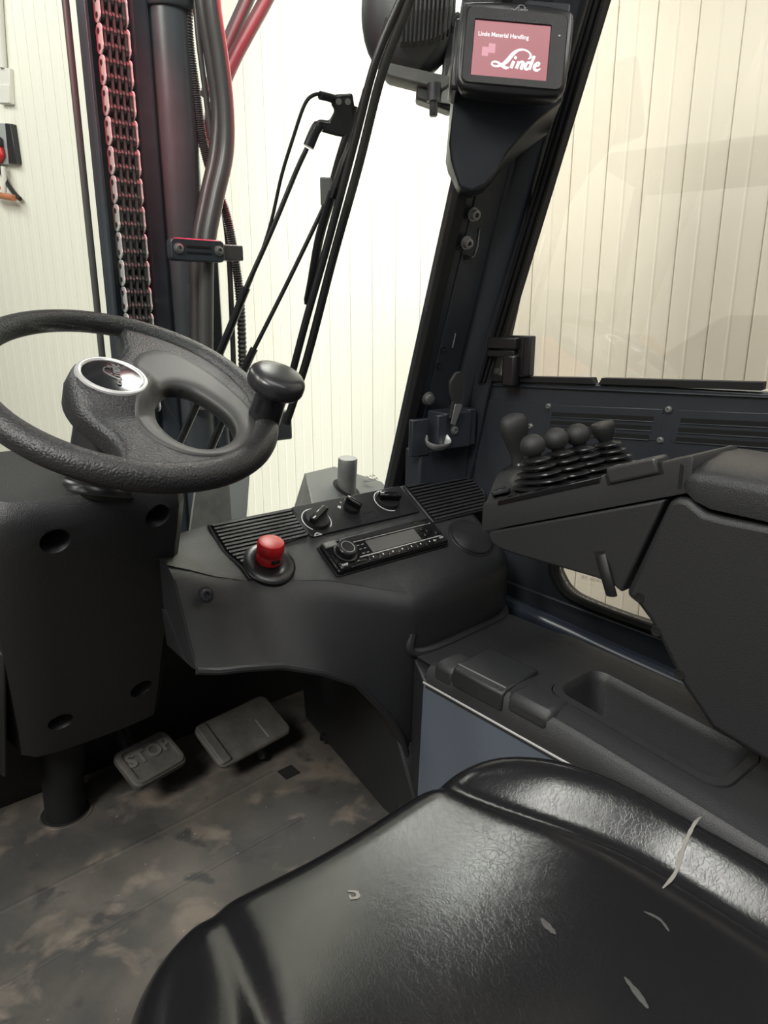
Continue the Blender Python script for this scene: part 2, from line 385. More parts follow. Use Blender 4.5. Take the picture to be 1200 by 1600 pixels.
# right front pillar
pil = root('trim_1', 'dark navy steel front pillar between windscreen and right door', 'pillar')
pd = Vector((0, -.31, 1)).normalized()
def pillar(prof, z0, z1, name, m, bevel=.003):
    mb = MB(); secs = []
    for z in (z0, z1): secs.append([Vector((x, y - .31 * (z - .473), z)) for x, y in prof])
    return mb.loft(secs).build(name, m, pil, bevel=bevel, smooth=0)
pillar([(.820, .928), (.895, .920), (.905, .900), (.918, .892), (.960, .90), (.97, .99), (.82, .97)], .30, 1.7, 'pillar_post', 'navy')
pillar([(.800, .940), (.800, .924), (.818, .921), (.819, .94)], .30, 1.7, 'glass_seal', 'rubber', .002)
pillar([(.836, .9255), (.886, .920), (.887, .918), (.837, .9235)], .56, .99, 'bolt_plate', 'navy', .0008)
for i, (x, y) in enumerate([(0.835, 0.895), (0.834, 0.856), (0.83, 0.615), (0.829, 0.549)]):
    hexbolt('bolt', Fr(wsp(x, y, -.012), (1, -.10, 0), (0, -.31, 1)), .0075 if i < 2 else .0085, pil, 'bolt', .008, i < 2)
for x, y in [(0.836, 0.984), (0.836, 0.946), (0.845, 0.836), (0.824, 0.848), (0.841, 0.697), (0.839, 0.671)]:
    MB().lathe(Fr(wsp(x, y, -.009), (1, -.10, 0), (0, -.31, 1)), [(.004, -.001), (.004, .0015), (.002, .0005)], 12).build('hole_plug', 'black', pil)
for pts in ([(0.857, 0.877), (0.862, 0.853), (0.86, 0.839), (0.854, 0.836)], [(0.86, 0.721), (0.861, 0.707), (0.861, 0.698)]):
    MB().tube([wsp(x, z, -.0105) for x, z in pts], .0012, 6).build('scratch', 'dust', pil)

# right door, its plane tapering in towards the front
DF = Fr((.915, .86, 0), (.153, -.988, 0), (0, 0, 1))        # x rearward, y up, z = towards the cab
dsg = 1 if DF.z.x < 0 else -1
def dp(s, z, o=0): return DF.p(s, z, o * dsg)
class DFr(Fr):
    pass
DI = Fr((.915, .86, 0), (.153, -.988, 0), (0, 0, 1)) if dsg > 0 else None
door = root('door_1', 'dark navy right cab door with louvred lower panel under its window', 'door')
# frame of four bars round the pane, lower skin with a window cut-out
def bar(pts, o0, o1, name, m, bevel=.003):
    return MB().loft([[dp(s, z, o) for s, z in pts] for o in (o0, o1)]).build(name, m, door, bevel=bevel, smooth=0)
bar([(-.02, .40), (.0, .40), (.175, 1.25), (.24, 1.6), (.17, 1.6), (.10, 1.25)], -.03, .010, 'front_stile', 'navy')
for k, (d0, d1, o) in enumerate(((0, .006, .018), (.007, .013, .015), (.014, .019, .010))):
    bar([(.001 + d0, .63), (.001 + d1, .63), (.098 + .075 + d1, 1.163), (.26 + d1, 1.6), (.26 + d0, 1.6), (.098 + .075 + d0, 1.163)] if 0 else
        [(.028 + d0, .64), (.028 + d1, .64), (.176 + d1, 1.125), (.32 + d1, 1.6), (.32 + d0, 1.6), (.176 + d0, 1.125)], -.01, o, 'window_seal', 'rubber', .0015)
bar([(-.02, .36), (.75, .36), (.75, .655), (.04, .648), (-.02, .645)], -.03, 0, 'upper_skin', 'navy')
bar([(.03, .642), (.232, .6485), (.227, .6585), (.03, .651)], -.012, .006, 'sill_strip', 'rubber', .001)
bar([(.238, .649), (.465, .655), (.465, .666), (.243, .659)], -.012, .006, 'sill_strip', 'rubber', .001)
bar([(.475, .6555), (.75, .662), (.75, .673), (.475, .667)], -.012, .006, 'sill_strip', 'rubber', .001)
bar([(.025, .634), (.75, .652), (.75, .6545), (.025, .6365)], 0, .004, 'sill_bead', 'navy', .001)
# louvred panels
for s0, s1 in ((.150, .338), (.352, .56)):
    zt = lambda s: .6115 + .045 * (s - .15)
    bar([(s0, zt(s0) - .047), (s1, zt(s1) - .047), (s1, zt(s1)), (s0 + .008, zt(s0))], 0, .0025, 'louvre_panel', 'navy', .001)
    for k in range(3):
        a = s0 + .012 - .002 * k; b = s1 - .012 - .002 * k; z0 = -.0125 - .0135 * k
        bar([(a, zt(a) + z0 - .0062), (b, zt(b) + z0 - .0062), (b, zt(b) + z0 + .001), (a + .001, zt(a) + z0 + .001)], .0, .0028, 'louvre_slot', 'black', 0)
        bar([(a, zt(a) + z0 - .0078), (b, zt(b) + z0 - .0078), (b, zt(b) + z0 - .0058), (a, zt(a) + z0 - .0058)], .0, .0036, 'louvre', 'navy', .0006)
for s, z in [(0.1558, 0.609), (0.1254, 0.574), (0.346, 0.62), (0.3389, 0.575)]:
    hexbolt('screw', Fr(dp(s, z, .002), DF.x, DF.y) if dsg > 0 else Fr(dp(s, z, .002), DF.x, -DF.y), .0036, door, 'bolt', .003)
# lower part with the lower window
lw = [(.19, .345), (.197, .325), (.215, .306), (.25, .296), (.35, .287), (.62, .275), (.62, .43), (.22, .43), (.195, .40)]
lws = [(v.x, v.y) for v in spline([(a, b, 0) for a, b in lw], 6, True)]
cx, cy = .38, .35
def outer(a, b):                                # ray from the window's centre out to the panel's edge
    da, db = a - cx, b - cy; t = 1e9
    for lim, dd in ((.75 - cx, da), (.02 - cx, da), (.362 + .25 - cy, db), (.205 - cy, db)):
        if dd * lim > 1e-9: t = min(t, lim / dd)
    return (cx + da * t, cy + db * t)
mb = MB(); Lp = [[dp(a, b, o) for a, b in lws] for o in (-.02, .002)]
Op = [[dp(*outer(a, b), o) for a, b in lws] for o in (.002, -.02)]
mb.loft([Lp[0], Lp[1], Op[0], Op[1]], cap=False, capn=False); mb.build('lower_skin', 'navy', door, smooth=30)
for k, (sc, o, r) in enumerate(((1.0, .004, .005), (1.06, .004, .006), (1.13, .002, .004))):
    MB().tube([dp(cx + (a - cx) * (1 + (sc - 1) * .5), cy + (b - cy) * sc, o) for a, b in lws], r, 8, closed=True).build('lower_window_seal', 'rubber', door)
MB().loft([[dp(a, b, o) for a, b in lws] for o in (-.012, -.008)]).build('lower_pane', 'sideglass', door, smooth=0)
MB().loft([[dp(a, b, o) for a, b in ((.03, .65), (.75, .66), (.75, 1.6), (.32, 1.6))] for o in (-.008, -.004)]).build('pane', 'sideglass', door, smooth=0)
# sill tube at the foot of the door
MB().tube([dp(.09, .262, .02), dp(.40, .222, .025), dp(.75, .18, .03)], .016, 12).build('foot_rail', 'navy_gloss', door)
MB().loft([[dp(s, z, o) for s, z in ((.05, .30), (.75, .24), (.75, .17), (.05, .215))] for o in (-.03, .006)]).build('foot_skin', 'navy', door, bevel=.003, smooth=0)
fr = Fr(dp(0.2347, 0.341, -.0045), DF.x, DF.y)
letters('glass_mark', 'E2  43R-00048', fr.sub(-.006, .001), .007, 'grey_print', door, .0001, sx=.9)
letters('glass_mark', '[07]  AS2 M139', fr.sub(-.003, -.0085), .007, 'grey_print', door, .0001, sx=.9)
# sliding-window catch on the pane
cat_ = thing('window_catch', 'black plastic window catch at the front lower corner of the side pane', 'catch', dp(.08, .68, 0))
def dbox(mb, s0, s1, z0, z1, o0, o1): return mb.loft([[dp(s0, z0, o), dp(s1, z0, o), dp(s1, z1, o), dp(s0, z1, o)] for o in (o0, o1)])
dbox(MB(), .080, .124, .655, .7185, -.003, .014).build('catch_plate', 'smooth', cat_, bevel=.002, smooth=0)
dbox(MB(), .050, .104, .697, .7155, .008, .026).build('catch_bolt', 'smooth', cat_, bevel=.002, smooth=0)
dbox(MB(), .048, .100, .684, .6955, .006, .022).build('catch_rail', 'smooth', cat_, bevel=.0015, smooth=0)
dbox(MB(), .082, .106, .638, .689, .012, .030).build('grip_tab', 'smooth', cat_, bevel=.004, smooth=0)
dbox(MB(), .1085, .112, .66, .712, .0138, .016).build('catch_rib', 'smooth', cat_, bevel=.0005, smooth=0)

# latch on the pillar's foot
la = thing('door_latch', 'black steel door latch box with lever at the foot of the pillar', 'latch', (.87, .85, .55))
lp = lambda x, y, d: Vector((x, y, d))
LB = Fr((0.826, 0.845, 0.535), (1, -.07, 0), (0, -.03, 1))
MB().box(LB, 0, .062, -.002, .060, -.03, .015).build('latch_box', 'navy', la, bevel=.003, smooth=0)
MB().box(LB, .057, .075, .0, .062, -.07, .012).build('side_plate', 'navy', la, bevel=.002, smooth=0)
MB().box(LB, -.014, .006, .006, .058, .006, .016).build('hook_plate', 'navy', la, bevel=.002, smooth=0)
hexbolt('pivot_screw', LB.sub(.023, .030, .015), .006, la, 'bolt', .003)
MB().prism(LB, [(.005, .052), (.015, .048), (.024, .068), (.030, .089), (.032, .119), (.026, .128), (.014, .127), (.002, .112), (.003, .094), (.010, .080)], .017, .023).build('release_lever', 'knob', la, bevel=.002, smooth=0)
MB().prism(LB, [(.006, .044), (.016, .040), (.030, .074), (.014, .076)], .0232, .0245).build('lever_shank', 'bolt', la, bevel=.0005, smooth=0)
MB().tube(spline([LB.p(-.026, .020, .004), LB.p(-.031, .013, .010), LB.p(-.026, .008, .024), LB.p(-.010, .008, .030), LB.p(.002, .010, .024), LB.p(.004, .018, .012)], 6), .009, 10, thin=.22).build('striker_loop', 'steel', la)
MB().box(LB, -.050, -.012, -.012, .050, -.016, -.006).build('striker_bracket', 'navy', la, bevel=.002, smooth=0)
MB().box(LB, -.03, .08, -.11, -.004, -.05, -.008).build('latch_carrier', 'navy', la, bevel=.004, smooth=0)

# cab roof and rear, above and behind the picture: they shade the cab
rf = struct(MB().box(WF, -.55, 1.0, .46, .52, 1.60, 1.68).build('ceiling', 'roofm', None, smooth=0), 'black steel bars of the overhead guard', 'roof')
for k in range(8):
    MB().box(WF, -.55 + .2 * k, -.51 + .2 * k, -.7, .47, 1.61, 1.67).build('guard_bar', 'roofm', rf, smooth=0)

# ------------------------------------------------------------------ dashboard
dash = thing('dashboard', 'black grained plastic dashboard with vent grilles beside the steering column', 'dashboard', (.6, .75, .3))
DS = Fr((0, .865, .475), (1, 0, 0), (0, 1, .65))           # x across, y up the slope, z off the surface
#        X     back(Y,Z)     front edge(Y,Z)   face bottom(Y,Z)
ST = [(.309, .846, .474, .752, .468, .704, .356), (.335, .852, .475, .752, .455, .700, .348), (.37, .858, .473, .760, .434, .70, .340),
      (.42, .865, .475, .766, .411, .70, .326), (.475, .865, .475, .752, .4015, .69, .302), (.53, .865, .475, .735, .3905, .69, .266), (.59, .865, .475, .704, .3705, .69, .19),
      (.612, .865, .475, .692, .3625, .69, .15), (.632, .865, .475, .684, .357, .692, .09), (.637, .865, .475, .684, .3575, .692, .09), (.70, .865, .475, .686, .3585, .69, .20), (.78, .865, .475, .690, .361, .69, .20), (.84, .868, .476, .697, .366, .70, .20), (.858, .87, .478, .706, .370, .712, .20), (.866, .872, .478, .725, .374, .735, .20)]
def dsec(s, dy=0):
    X, yb, zb, yf, zf, yl, zl = s
    pts = [(yb + .06, zb - .03), (yb + .006, zb - .002), (yb, zb)]
    for t in (.3, .6, .9): pts.append((yb + (yf - yb) * t, zb + (zf - zb) * t))
    dyf, dzf = (yf - yb), (zf - zb); L_ = math.hypot(dyf, dzf); ux, uz = dyf / L_, dzf / L_
    vx, vz = (yl - yf), (zl - zf); L2 = math.hypot(vx, vz); vx /= L2; vz /= L2
    r = .022
    a = (yf - ux * r, zf - uz * r); c = (yf + vx * r, zf + vz * r)
    for t in (0, .25, .5, .75, 1): pts.append(((1 - t) ** 2 * a[0] + 2 * t * (1 - t) * yf + t * t * c[0], (1 - t) ** 2 * a[1] + 2 * t * (1 - t) * zf + t * t * c[1]))
    for t in (.4, .8): pts.append((c[0] + (yl - c[0]) * t, c[1] + (zl - c[1]) * t))
    pts += [(yl, zl + .004), (yl + .004, zl), (yl + .03, zl + .003), (yl + .08, zl + .05)]
    return [Vector((X, y, z)) for y, z in pts]
def dsec2(X, t):                                # a point of the front face, t from top edge to bottom
    a, b = [s for s in ST if s[0] <= X][-1], [s for s in ST if s[0] > X][0]; k = (X - a[0]) / (b[0] - a[0]); s = [p + (q - p) * k for p, q in zip(a, b)]
    return Vector((X, s[3] + (s[5] - s[3]) * (.12 + .88 * t), s[4] + (s[6] - s[4]) * (.12 + .88 * t)))
def spline3(rows, n):
    out = []
    for i in range(len(rows) - 1):
        for k in range(n):
            t = k / n; out.append(tuple(a + (b - a) * t for a, b in zip(rows[i], rows[i + 1])))
    return out + [rows[-1]]
DR_ = [dsec(s) for s in spline3(ST, 3)]
end = [p.copy() for p in DR_[0]]; end2 = [Vector((.311, max(p.y, .79), p.z)) for p in end]
MB().loft([end2, [Vector((p.x - .0005, p.y + .006, p.z)) for p in end]] + DR_, closed=False).build('dash_body', 'plastic', dash, smooth=60)
# arch lip, edge line of the filler piece, fillet where the body meets the side console
arch = [Vector((s[0], s[5] - .001, s[6])) for s in spline3(ST[0:9], 3)]
MB().tube(arch, .0045, 8).build('arch_lip', 'plastic', dash)
MB().tube(spline([(.632, .690, .31), (.628, .688, .285), (.66, .680, .279), (.74, .682, .279), (.83, .690, .280), (.862, .72, .282)], 6), .007, 8).build('base_fillet', 'plastic', dash)
MB().tube([dsec2(.3095, t) for t in (.0, .3, .6, .85, 1)], .0012, 6).build('parting_line', 'black', dash)
hexbolt('cap_screw', Fr((0.338, 0.728, 0.434), (1, 0, 0), (0, .35, 1)), .0075, dash, 'smooth', .004)
# vent grilles: dark trays with slats
def grille(x0f, x1f, v0, v1, n, name):
    tray = MB(); seg = 10; low = [(x0f(v0 + (v1 - v0) * i / seg) - .004, v0 + (v1 - v0) * i / seg) for i in range(seg + 1)]
    hi = [(x1f(v0 + (v1 - v0) * i / seg) + .004, v0 + (v1 - v0) * i / seg) for i in range(seg + 1)]
    tr = tray.prism(DS, [(a, b) for a, b in low + hi[::-1]], -.002, .0014).build(name, 'black', dash, smooth=0)
    MB().tube([DS.p(a, b, .0015) for a, b in low + hi[::-1]], .0022, 6, closed=True).build('grille_rim', 'plastic', tr)
    for k in range(n):
        v = v0 + (v1 - v0) * (k + .5) / n; h = abs(v1 - v0) / n * .27
        MB().prism(DS, [(x0f(v), v - h), (x1f(v), v - h), (x1f(v), v + h), (x0f(v), v + h)], .001, .0052).build('slat', 'plastic', tr, smooth=0)
grille(lambda v: .415 + .012 * smoothstep(-.05, -.09, v), lambda v: .540 if v > -.062 else .470 if v > -.066 else .438 - .006 * smoothstep(-.066, -.09, v), -.004, -.104, 16, 'vent_grille')
grille(lambda v: .770 + .0 * v, lambda v: .915 - .03 * smoothstep(-.05, -.09, v), -.004, -.088, 12, 'vent_grille')
# blank speaker disc
MB().lathe(DS.sub(.815, -.135), [(.040, -.002), (.040, .001), (.037, .0015), (.036, .004), (.031, .005), (0, .005)], 40).build('speaker_cover', 'smooth', dash)

# heater control panel
hp = thing('heater_panel', 'slim black heater control panel with three rotary dials above the radio', 'control panel', DS.p(.65, -.032))
MB().prism(DS, rrect(.545, .757, -.0625, -.001, .003, 3), -.002, .0035).build('panel_plate', 'smooth', hp, bevel=.001, smooth=0)
for (x, y), r, turn, ringed in zip([(0.57, -0.0347), (0.64, -0.0261), (0.712, -0.027)], (.021, .0145, .021), (27, -61, -17), (1, 0, 1)):
    f = DS.sub(x, y, .0035, math.radians(turn))
    dial = MB().lathe(f, [(r * .95, 0), (r * .93, .004), (r * .86, .006), (0, .006)], 40).build('dial', 'smooth', hp)
    MB().box(f, -r * .92, r * .92, -r * .26, r * .26, .005, .017).build('grip_bar', 'gloss', dial, bevel=.0022, smooth=0)
    MB().box(f, -r * .88, -r * .58, -.0008, .0008, .0168, .0174).build('pointer_mark', 'white', dial, smooth=0)
    if ringed:
        a0, a1 = ((-215, 70) if turn > 0 else (-110, 110)); q = DS.sub(x, y, .0036)
        MB().ribbon(q, [(r * 1.08 * math.cos(math.radians(a)), r * 1.08 * math.sin(math.radians(a))) for a in range(a0 + 160, a1 + 161, 10)], .0011, 0, .0004).build('scale_arc', 'white', hp, smooth=0)
for i, (x, y) in enumerate([(0.621, -0.0197), (0.629, -0.0117), (0.64, -0.0081), (0.651, -0.0095), (0.656, -0.0167)]):
    if i == 0:
        f = DS.sub(x, y, .0036); mb = MB()
        for k in range(4): mb.prism(f.sub(0, 0, 0, k * math.pi / 2), circ(.0019, 0, .0013, 8), 0, .0004)
        mb.build('fan_symbol', 'white', hp, smooth=0)
    else: letters('scale_digit', '0123'[i - 1], DS.sub(x - .001, y - .001, .0036), .0045, 'white', hp, .0002)
x, y = (0.556, -0.0616)
fq = DS.sub(x - .007, y - .001, .0036)
MB().ribbon(fq, [(0, 0), (.014, 0)], .0009, 0, .0003).ribbon(fq, [(.002, .001), (.004, .0035), (.0075, .0045), (.010, .003), (.0125, .001)], .0013, 0, .0003).build('air_symbol', 'white', hp, smooth=0)
bx, by = (0.664, -0.0486)
MB().tube([DS.p(bx + a, by + b, .0035) for a, b in ((-.011, -.007), (.011, -.007), (.011, .007), (-.011, .007))], .0004, 4, closed=True).build('blank_switch', 'plastic', hp)
MB().tube([DS.p(bx + a - .026, by + b - .004, .0035) for a, b in ((-.011, -.007), (.011, -.007), (.011, .007), (-.011, .007))], .0004, 4, closed=True).build('blank_switch', 'plastic', hp)

# car radio
ra = thing('car_radio', 'slim black car radio with round volume knob set in the dashboard', 'radio', DS.p(.65, -.11))
RF = DS.sub(.545, -.137)                                    # lower left corner of its face; .214 x .054
MB().prism(RF, rrect(0, .214, 0, .055, .004, 3), -.004, .009).build('radio_case', 'gloss', ra, bevel=.002, smooth=0)
MB().prism(RF, rrect(-.002, .216, -.002, .056, .003, 3), -.003, .0025).build('radio_frame', 'rubber', ra, bevel=.001, smooth=0)
MB().prism(RF, [(.003, .0005), (.211, .0005), (.209, .009), (.05, .009), (.005, .0095)], .008, .0125).build('button_strip', 'gloss', ra, bevel=.0015, smooth=0)
for k in range(7):
    MB().box(RF, .055 + .0185 * k, .0725 + .0185 * k, .003, .0125, .010, .0135).build('preset_button', 'gloss', ra, bevel=.0008, smooth=0)
    MB().box(RF, .063 + .0185 * k, .0645 + .0185 * k, .0065, .009, .0134, .0137).build('button_mark', 'white', ra, smooth=0)
for b, m in ((.0145, 'silver'), (.0425, 'silver')):
    MB().prism(RF, [(.046, b), (.206, b), (.206, b + .0013), (.046, b + .0013)], .009, .0102).build('chrome_line', m, ra, smooth=0)
MB().prism(RF, [(.040, .0445), (.15, .0445), (.165, .0475), (.178, .0535), (.03, .0535)], .009, .0115).build('visor_bar', 'silver' if 0 else 'smooth', ra, bevel=.001, smooth=0)
MB().prism(RF, [(.05, .0440), (.196, .0440), (.196, .0475), (.05, .0475)], .009, .0121).build('disc_slot', 'black', ra, smooth=0)
MB().prism(RF, [(.072, .0175), (.168, .0175), (.168, .0405), (.072, .0405)], .009, .0098).build('display', 'lcd', ra, smooth=0)
for a, b in ((.05, .020), (.05, .028), (.058, .028), (.058, .020), (.05, .0355), (.058, .0355)):
    MB().box(RF, a + .004, a + .0085, b, b + .0012, .009, .0096).build('key_mark', 'grey_print', ra, smooth=0)
kn = MB().lathe(RF.sub(.028, .029, .009), [(.0185, 0), (.018, .003), (.0155, .0035), (.015, .013), (.0135, .0145), (.0105, .0147), (.010, .0135), (0, .0135)], 36).build('volume_knob', 'smooth', ra)
MB().lathe(RF.sub(.028, .029, .0225), [(.0108, 0), (.0108, .0007), (.0095, .0007), (.0095, 0)], 36, cap=False).build('knob_ring', 'silver', kn)
MB().box(RF, .003, .024, .043, .053, .0085, .013).build('source_button', 'dust', ra, bevel=.0015, smooth=0)
MB().box(RF, .003, .022, .001, .0125, .0085, .014).build('corner_button', 'gloss', ra, bevel=.002, smooth=0)
MB().box(RF, .004, .0055, .014, .030, .009, .0105).build('aux_slot', 'black', ra, smooth=0)
letters('button_print', 'DISP', RF.sub(.007, .005, .0141), .0055, 'white', ra, .0001)
MB().ribbon(RF.sub(.034, .006, .0093), [(0, 0), (.003, .003), (.007, .004), (.009, .002)], .0017, 0, .0005).build('phone_mark', 'white', ra, smooth=0)
for a, b in ((.178, .036), (.186, .030), (.178, .024), (.192, .046), (.2, .022)):
    MB().box(RF, a, a + .012, b - .003, b + .003, .009, .0112).build('side_key', 'gloss', ra, bevel=.001, smooth=0)
MB().box(RF, .198, .206, .008, .0115, .0125, .0129).build('key_mark', 'grey_print', ra, smooth=0)
letters('button_print', 'DRY', RF.sub(.180, .006, .0126), .005, 'white', ra, .0001)

# emergency stop
EFc = (0.46, -0.0896)
es = thing('emergency_stop', 'red round emergency stop cap on a black collar in the dashboard', 'switch', DS.p(.457, -.097))
EF = DS.sub(EFc[0], EFc[1])
MB().lathe(EF, [(.0365, -.004), (.0365, .004), (.033, .007), (.020, .0075), (.018, .006), (.0, .006)], 40).build('collar', 'smooth', es)
EC = Fr(EF.p(.001, .004, .004), (1, 0, 0), (0, 1, .33))
MB().lathe(EC, [(.0165, 0), (.0172, .004), (.0165, .011), (.0155, .0125), (.0175, .0145), (.0182, .016), (.0182, .0285), (.0168, .031), (.013, .032), (0, .0325)], 36).build('cap', 'red', es)
MB().box(EC, -.006, .006, -.0185, -.012, .006, .011).build('cap_slot', 'black', es, bevel=.001, smooth=0)

# ------------------------------------------------------------------ steering column
sc = thing('steering_column', 'tapered black plastic steering column housing with four recessed screw holes', 'steering column', (.226, 1.045, 0))
ax = Vector((.06, -.476, .875)).normalized()
CF = Fr((.2553, .9591, .1612), (1, 0, 0), (0, -.544, 1))       # the housing's face: x across, y up the column, z towards the driver
CF.z = CF.x.cross(CF.y); CF.x = CF.x * 1.15; CF.y = CF.y * 1.15; CF.z = CF.z * 1.15     # local units of 1.15 m
zs = 1 if CF.z.y < 0 else -1
def hsec(v, hw, cxx, dep_, back, tilt=0):
    h = hw; r = .03
    pts = [(cxx - h - .012, -back), (cxx - h - .006, -.04), (cxx - h + .004, -.010), (cxx - h + .018, .0), (cxx - h * .5, .003), (cxx, .004), (cxx + h * .5, .003), (cxx + h - .010, .0), (cxx + h, -.010), (cxx + h + .010, -.04), (cxx + h + .016, -back)]
    return [CF.p(a, v + tilt * b, b * zs + dep_ * zs) for a, b in pts]
secs = [hsec(-.004, .082, .003, -.006, .10), hsec(.004, .086, .003, 0, .10), hsec(.05, .087, .001, 0, .12), hsec(.14, .089, -.006, 0, .12), hsec(.25, .092, -.014, 0, .13), hsec(.34, .093, -.019, -.001, .13, .2), hsec(.372, .092, -.019, -.004, .13, .25), hsec(.386, .090, -.019, -.012, .126, .27), hsec(.392, .086, -.019, -.022, .11, .27)]
ho = MB().loft(secs, closed=True).build('housing', 'plastic', sc, smooth=50)
cuts = []
for x, y in ((-.056, .358), (.041, .364), (-.041, .066), (.054, .078)):
    cuts.append(MB().lathe(CF.sub(x, y), [(.012, -.025), (.0145, -.004), (.0165, .004), (.018, .03)], 24))
cut(ho, cuts)
for x, y in ((-.056, .358), (.041, .364), (-.041, .066), (.054, .078)):
    MB().lathe(CF.sub(x, y, -.0208), [(.0085, 0), (.0085, .004), (.005, .0045), (.003, .002), (0, .002)], 16).build('screw', 'plastic_dark', sc)
MB().loft([[CF.p(a, v, b) for a, v, b in ((-.125, v, -.10), (-.10, v, -.012), (-.094, v, -.010), (-.094, v, -.10))] for v in (-.035, .10, .20)]).build('side_wing', 'plastic', sc, bevel=.004, smooth=0)
MB().box(CF, -.22, -.112, -.06, .19, -.10, -.05).build('side_cover', 'plastic_dark', sc, bevel=.008, smooth=0)
MB().tube([CF.p(-.11, .383, -.042), CF.p(-.05, .383, -.042), CF.p(-.04, .378, -.06)], .0008, 6).build('seam_line', 'black', sc)
MB().tube([(.226, 1.045, -.02), (.228, 1.042, .06), (.236, 1.02, .16), (.245, .99, .30)], [.030, .030, .033, .034], 24).build('lower_shaft', 'rubber', sc)
c_ = Vector((.2935, .7893, .6687)); n_ = Vector((.08896, -.47604, .87491))
UF = Fr(c_, (.99603522, .04251709, -.07814181), (0, .87839, .47793))      # the wheel's plane
b0 = Vector((0.251, 0.793, 0.559)); b1 = c_ - n_ * .02 + UF.x * -.018
BA = Fr(b0, (1, 0, 0), (0, 1, 0)); BA.z = (b1 - b0).normalized(); BA.y = BA.z.cross(Vector((1, 0, 0))).normalized(); BA.x = BA.y.cross(BA.z); bl = (b1 - b0).length
MB().lathe(BA, [(.043, -.004), (.042, .006), (.040, .010), (.037, .012), (.036, .03), (.034, bl)], 40).build('boot', 'smooth', sc)
MB().lathe(BA, [(.0435, -.004), (.0452, .001), (.0435, .003)], 40, cap=False).build('boot_gap', 'black', sc)

# ------------------------------------------------------------------ steering wheel
sw = thing('steering_wheel', 'black steering wheel with one wide spoke and a round spinner knob', 'steering wheel', c_)
R_ = .155
rp = [UF.p(R_ * math.cos(t), R_ * math.sin(t), 0) for t in [2 * math.pi * i / 120 for i in range(120)]]
secs = []
for i in range(121):
    t = 2 * math.pi * i / 120; d = UF.x * math.cos(t) + UF.y * math.sin(t); c0 = UF.o + d * R_
    rr = .0142 + .0012 * math.cos(t + 1.4)
    secs.append([c0 + (d * math.cos(q) * 1.05 + UF.z * math.sin(q)) * rr for q in [2 * math.pi * k / 20 for k in range(20)]])
MB().loft(secs, cap=False, capn=False).build('rim', 'rim', sw, smooth=60)
hc = (-.022, .000)                                              # hub centre
def hub_h(a, b):
    d = math.hypot(a - hc[0], b - hc[1]); return .006 + .013 * (1 - smoothstep(.036, .062, d))
# outline of the spoke body and of the kidney hole, both walked round the hole's middle
hole = [(v.x, v.y) for v in spline([(a, b, 0) for a, b in ((.013, -.040), (.030, -.012), (.052, .006), (.077, -.002), (.094, -.034), (.098, -.062), (.088, -.090), (.063, -.110), (.034, -.114), (.013, -.098), (.006, -.070))], 8, True)]
hm = (.050, -.055)
def ray_out(a, b):
    ang = math.atan2(b - hm[1], a - hm[0]); dx, dy = math.cos(ang), math.sin(ang)
    body = [(.150 * math.cos(math.radians(q)), .150 * math.sin(math.radians(q))) for q in range(-116, 74, 4)] + [(.036, .128), (.033, .105), (.026, .085), (.010, .066), (-.012, .056), (-.034, .050), (-.052, .036), (-.066, .016), (-.072, -.012), (-.070, -.040), (-.060, -.066), (-.052, -.090), (-.052, -.115)]
    best = .02
    for i in range(len(body)):
        (x0, y0), (x1, y1) = body[i], body[(i + 1) % len(body)]
        ex, ey = x1 - x0, y1 - y0; den = dx * ey - dy * ex
        if abs(den) < 1e-9: continue
        t = ((x0 - hm[0]) * ey - (y0 - hm[1]) * ex) / den; s_ = ((x0 - hm[0]) * dy - (y0 - hm[1]) * dx) / den
        if t > 0 and -1e-6 <= s_ <= 1 + 1e-6: best = max(best, t)
    return hm[0] + dx * best, hm[1] + dy * best
outl = [ray_out(a, b) for a, b in hole]
rows = []; rows.append([UF.p(a, b, -.012) for a, b in hole])
rows.append([UF.p(a, b, 0) for a, b in hole])
for t in (.03, .08, .16, .25, .34, .43, .52, .61, .70, .79, .88, .95):
    row = []
    for (a, b), (c, d) in zip(hole, outl):
        x, y = a + (c - a) * t, b + (d - b) * t; k = math.hypot(x - a, y - b)
        e = math.hypot(x - c, y - d); rd = math.hypot(x, y)
        z = hub_h(x, y) * min(1, math.sqrt(max(0, min(1, k / .012)))) ; z *= min(1, .25 + math.sqrt(min(1, e / .016)))
        row.append(UF.p(x, y, z))
    rows.append(row)
rows.append([UF.p(a, b, -.004) for a, b in outl]); rows.append([UF.p(a * .99, b * .99, -.02) for a, b in outl])
MB().loft(rows, cap=False, capn=False).build('spoke', 'rim', sw, smooth=60)
# smooth insert round the hole
ins = [(v.x, v.y) for v in spline([(a, b, 0) for a, b in ((-.004, -.026), (-.018, -.062), (-.012, -.100), (.016, -.127), (.060, -.129), (.104, -.104), (.128, -.060), (.126, -.008), (.110, .045), (.084, .082), (.052, .080), (.028, .060), (.020, .036), (.016, .000))], 8, True)]
def ray_ins(a, b):
    ang = math.atan2(b - hm[1], a - hm[0]); bd = 9; bp = ins[0]
    for p in ins:
        q = abs((math.atan2(p[1] - hm[1], p[0] - hm[0]) - ang + math.pi) % (2 * math.pi) - math.pi)
        if q < bd: bd = q; bp = p
    return bp
rows = [[UF.p(hm[0] + (a - hm[0]) * 1.0, hm[1] + (b - hm[1]) * 1.0, -.010) for a, b in hole]]
for t in (0, .05, .12, .22, .35, .5, .65, .8, .93, 1.0):
    row = []
    for a, b in hole:
        c, d = ray_ins(a, b); x, y = a + (c - a) * t, b + (d - b) * t; k = math.hypot(x - a, y - b)
        z = hub_h(x, y) * min(1, math.sqrt(min(1, k / .012))) + .0016
        row.append(UF.p(x, y, z if t < 1 else z - .0018))
    rows.append(row)
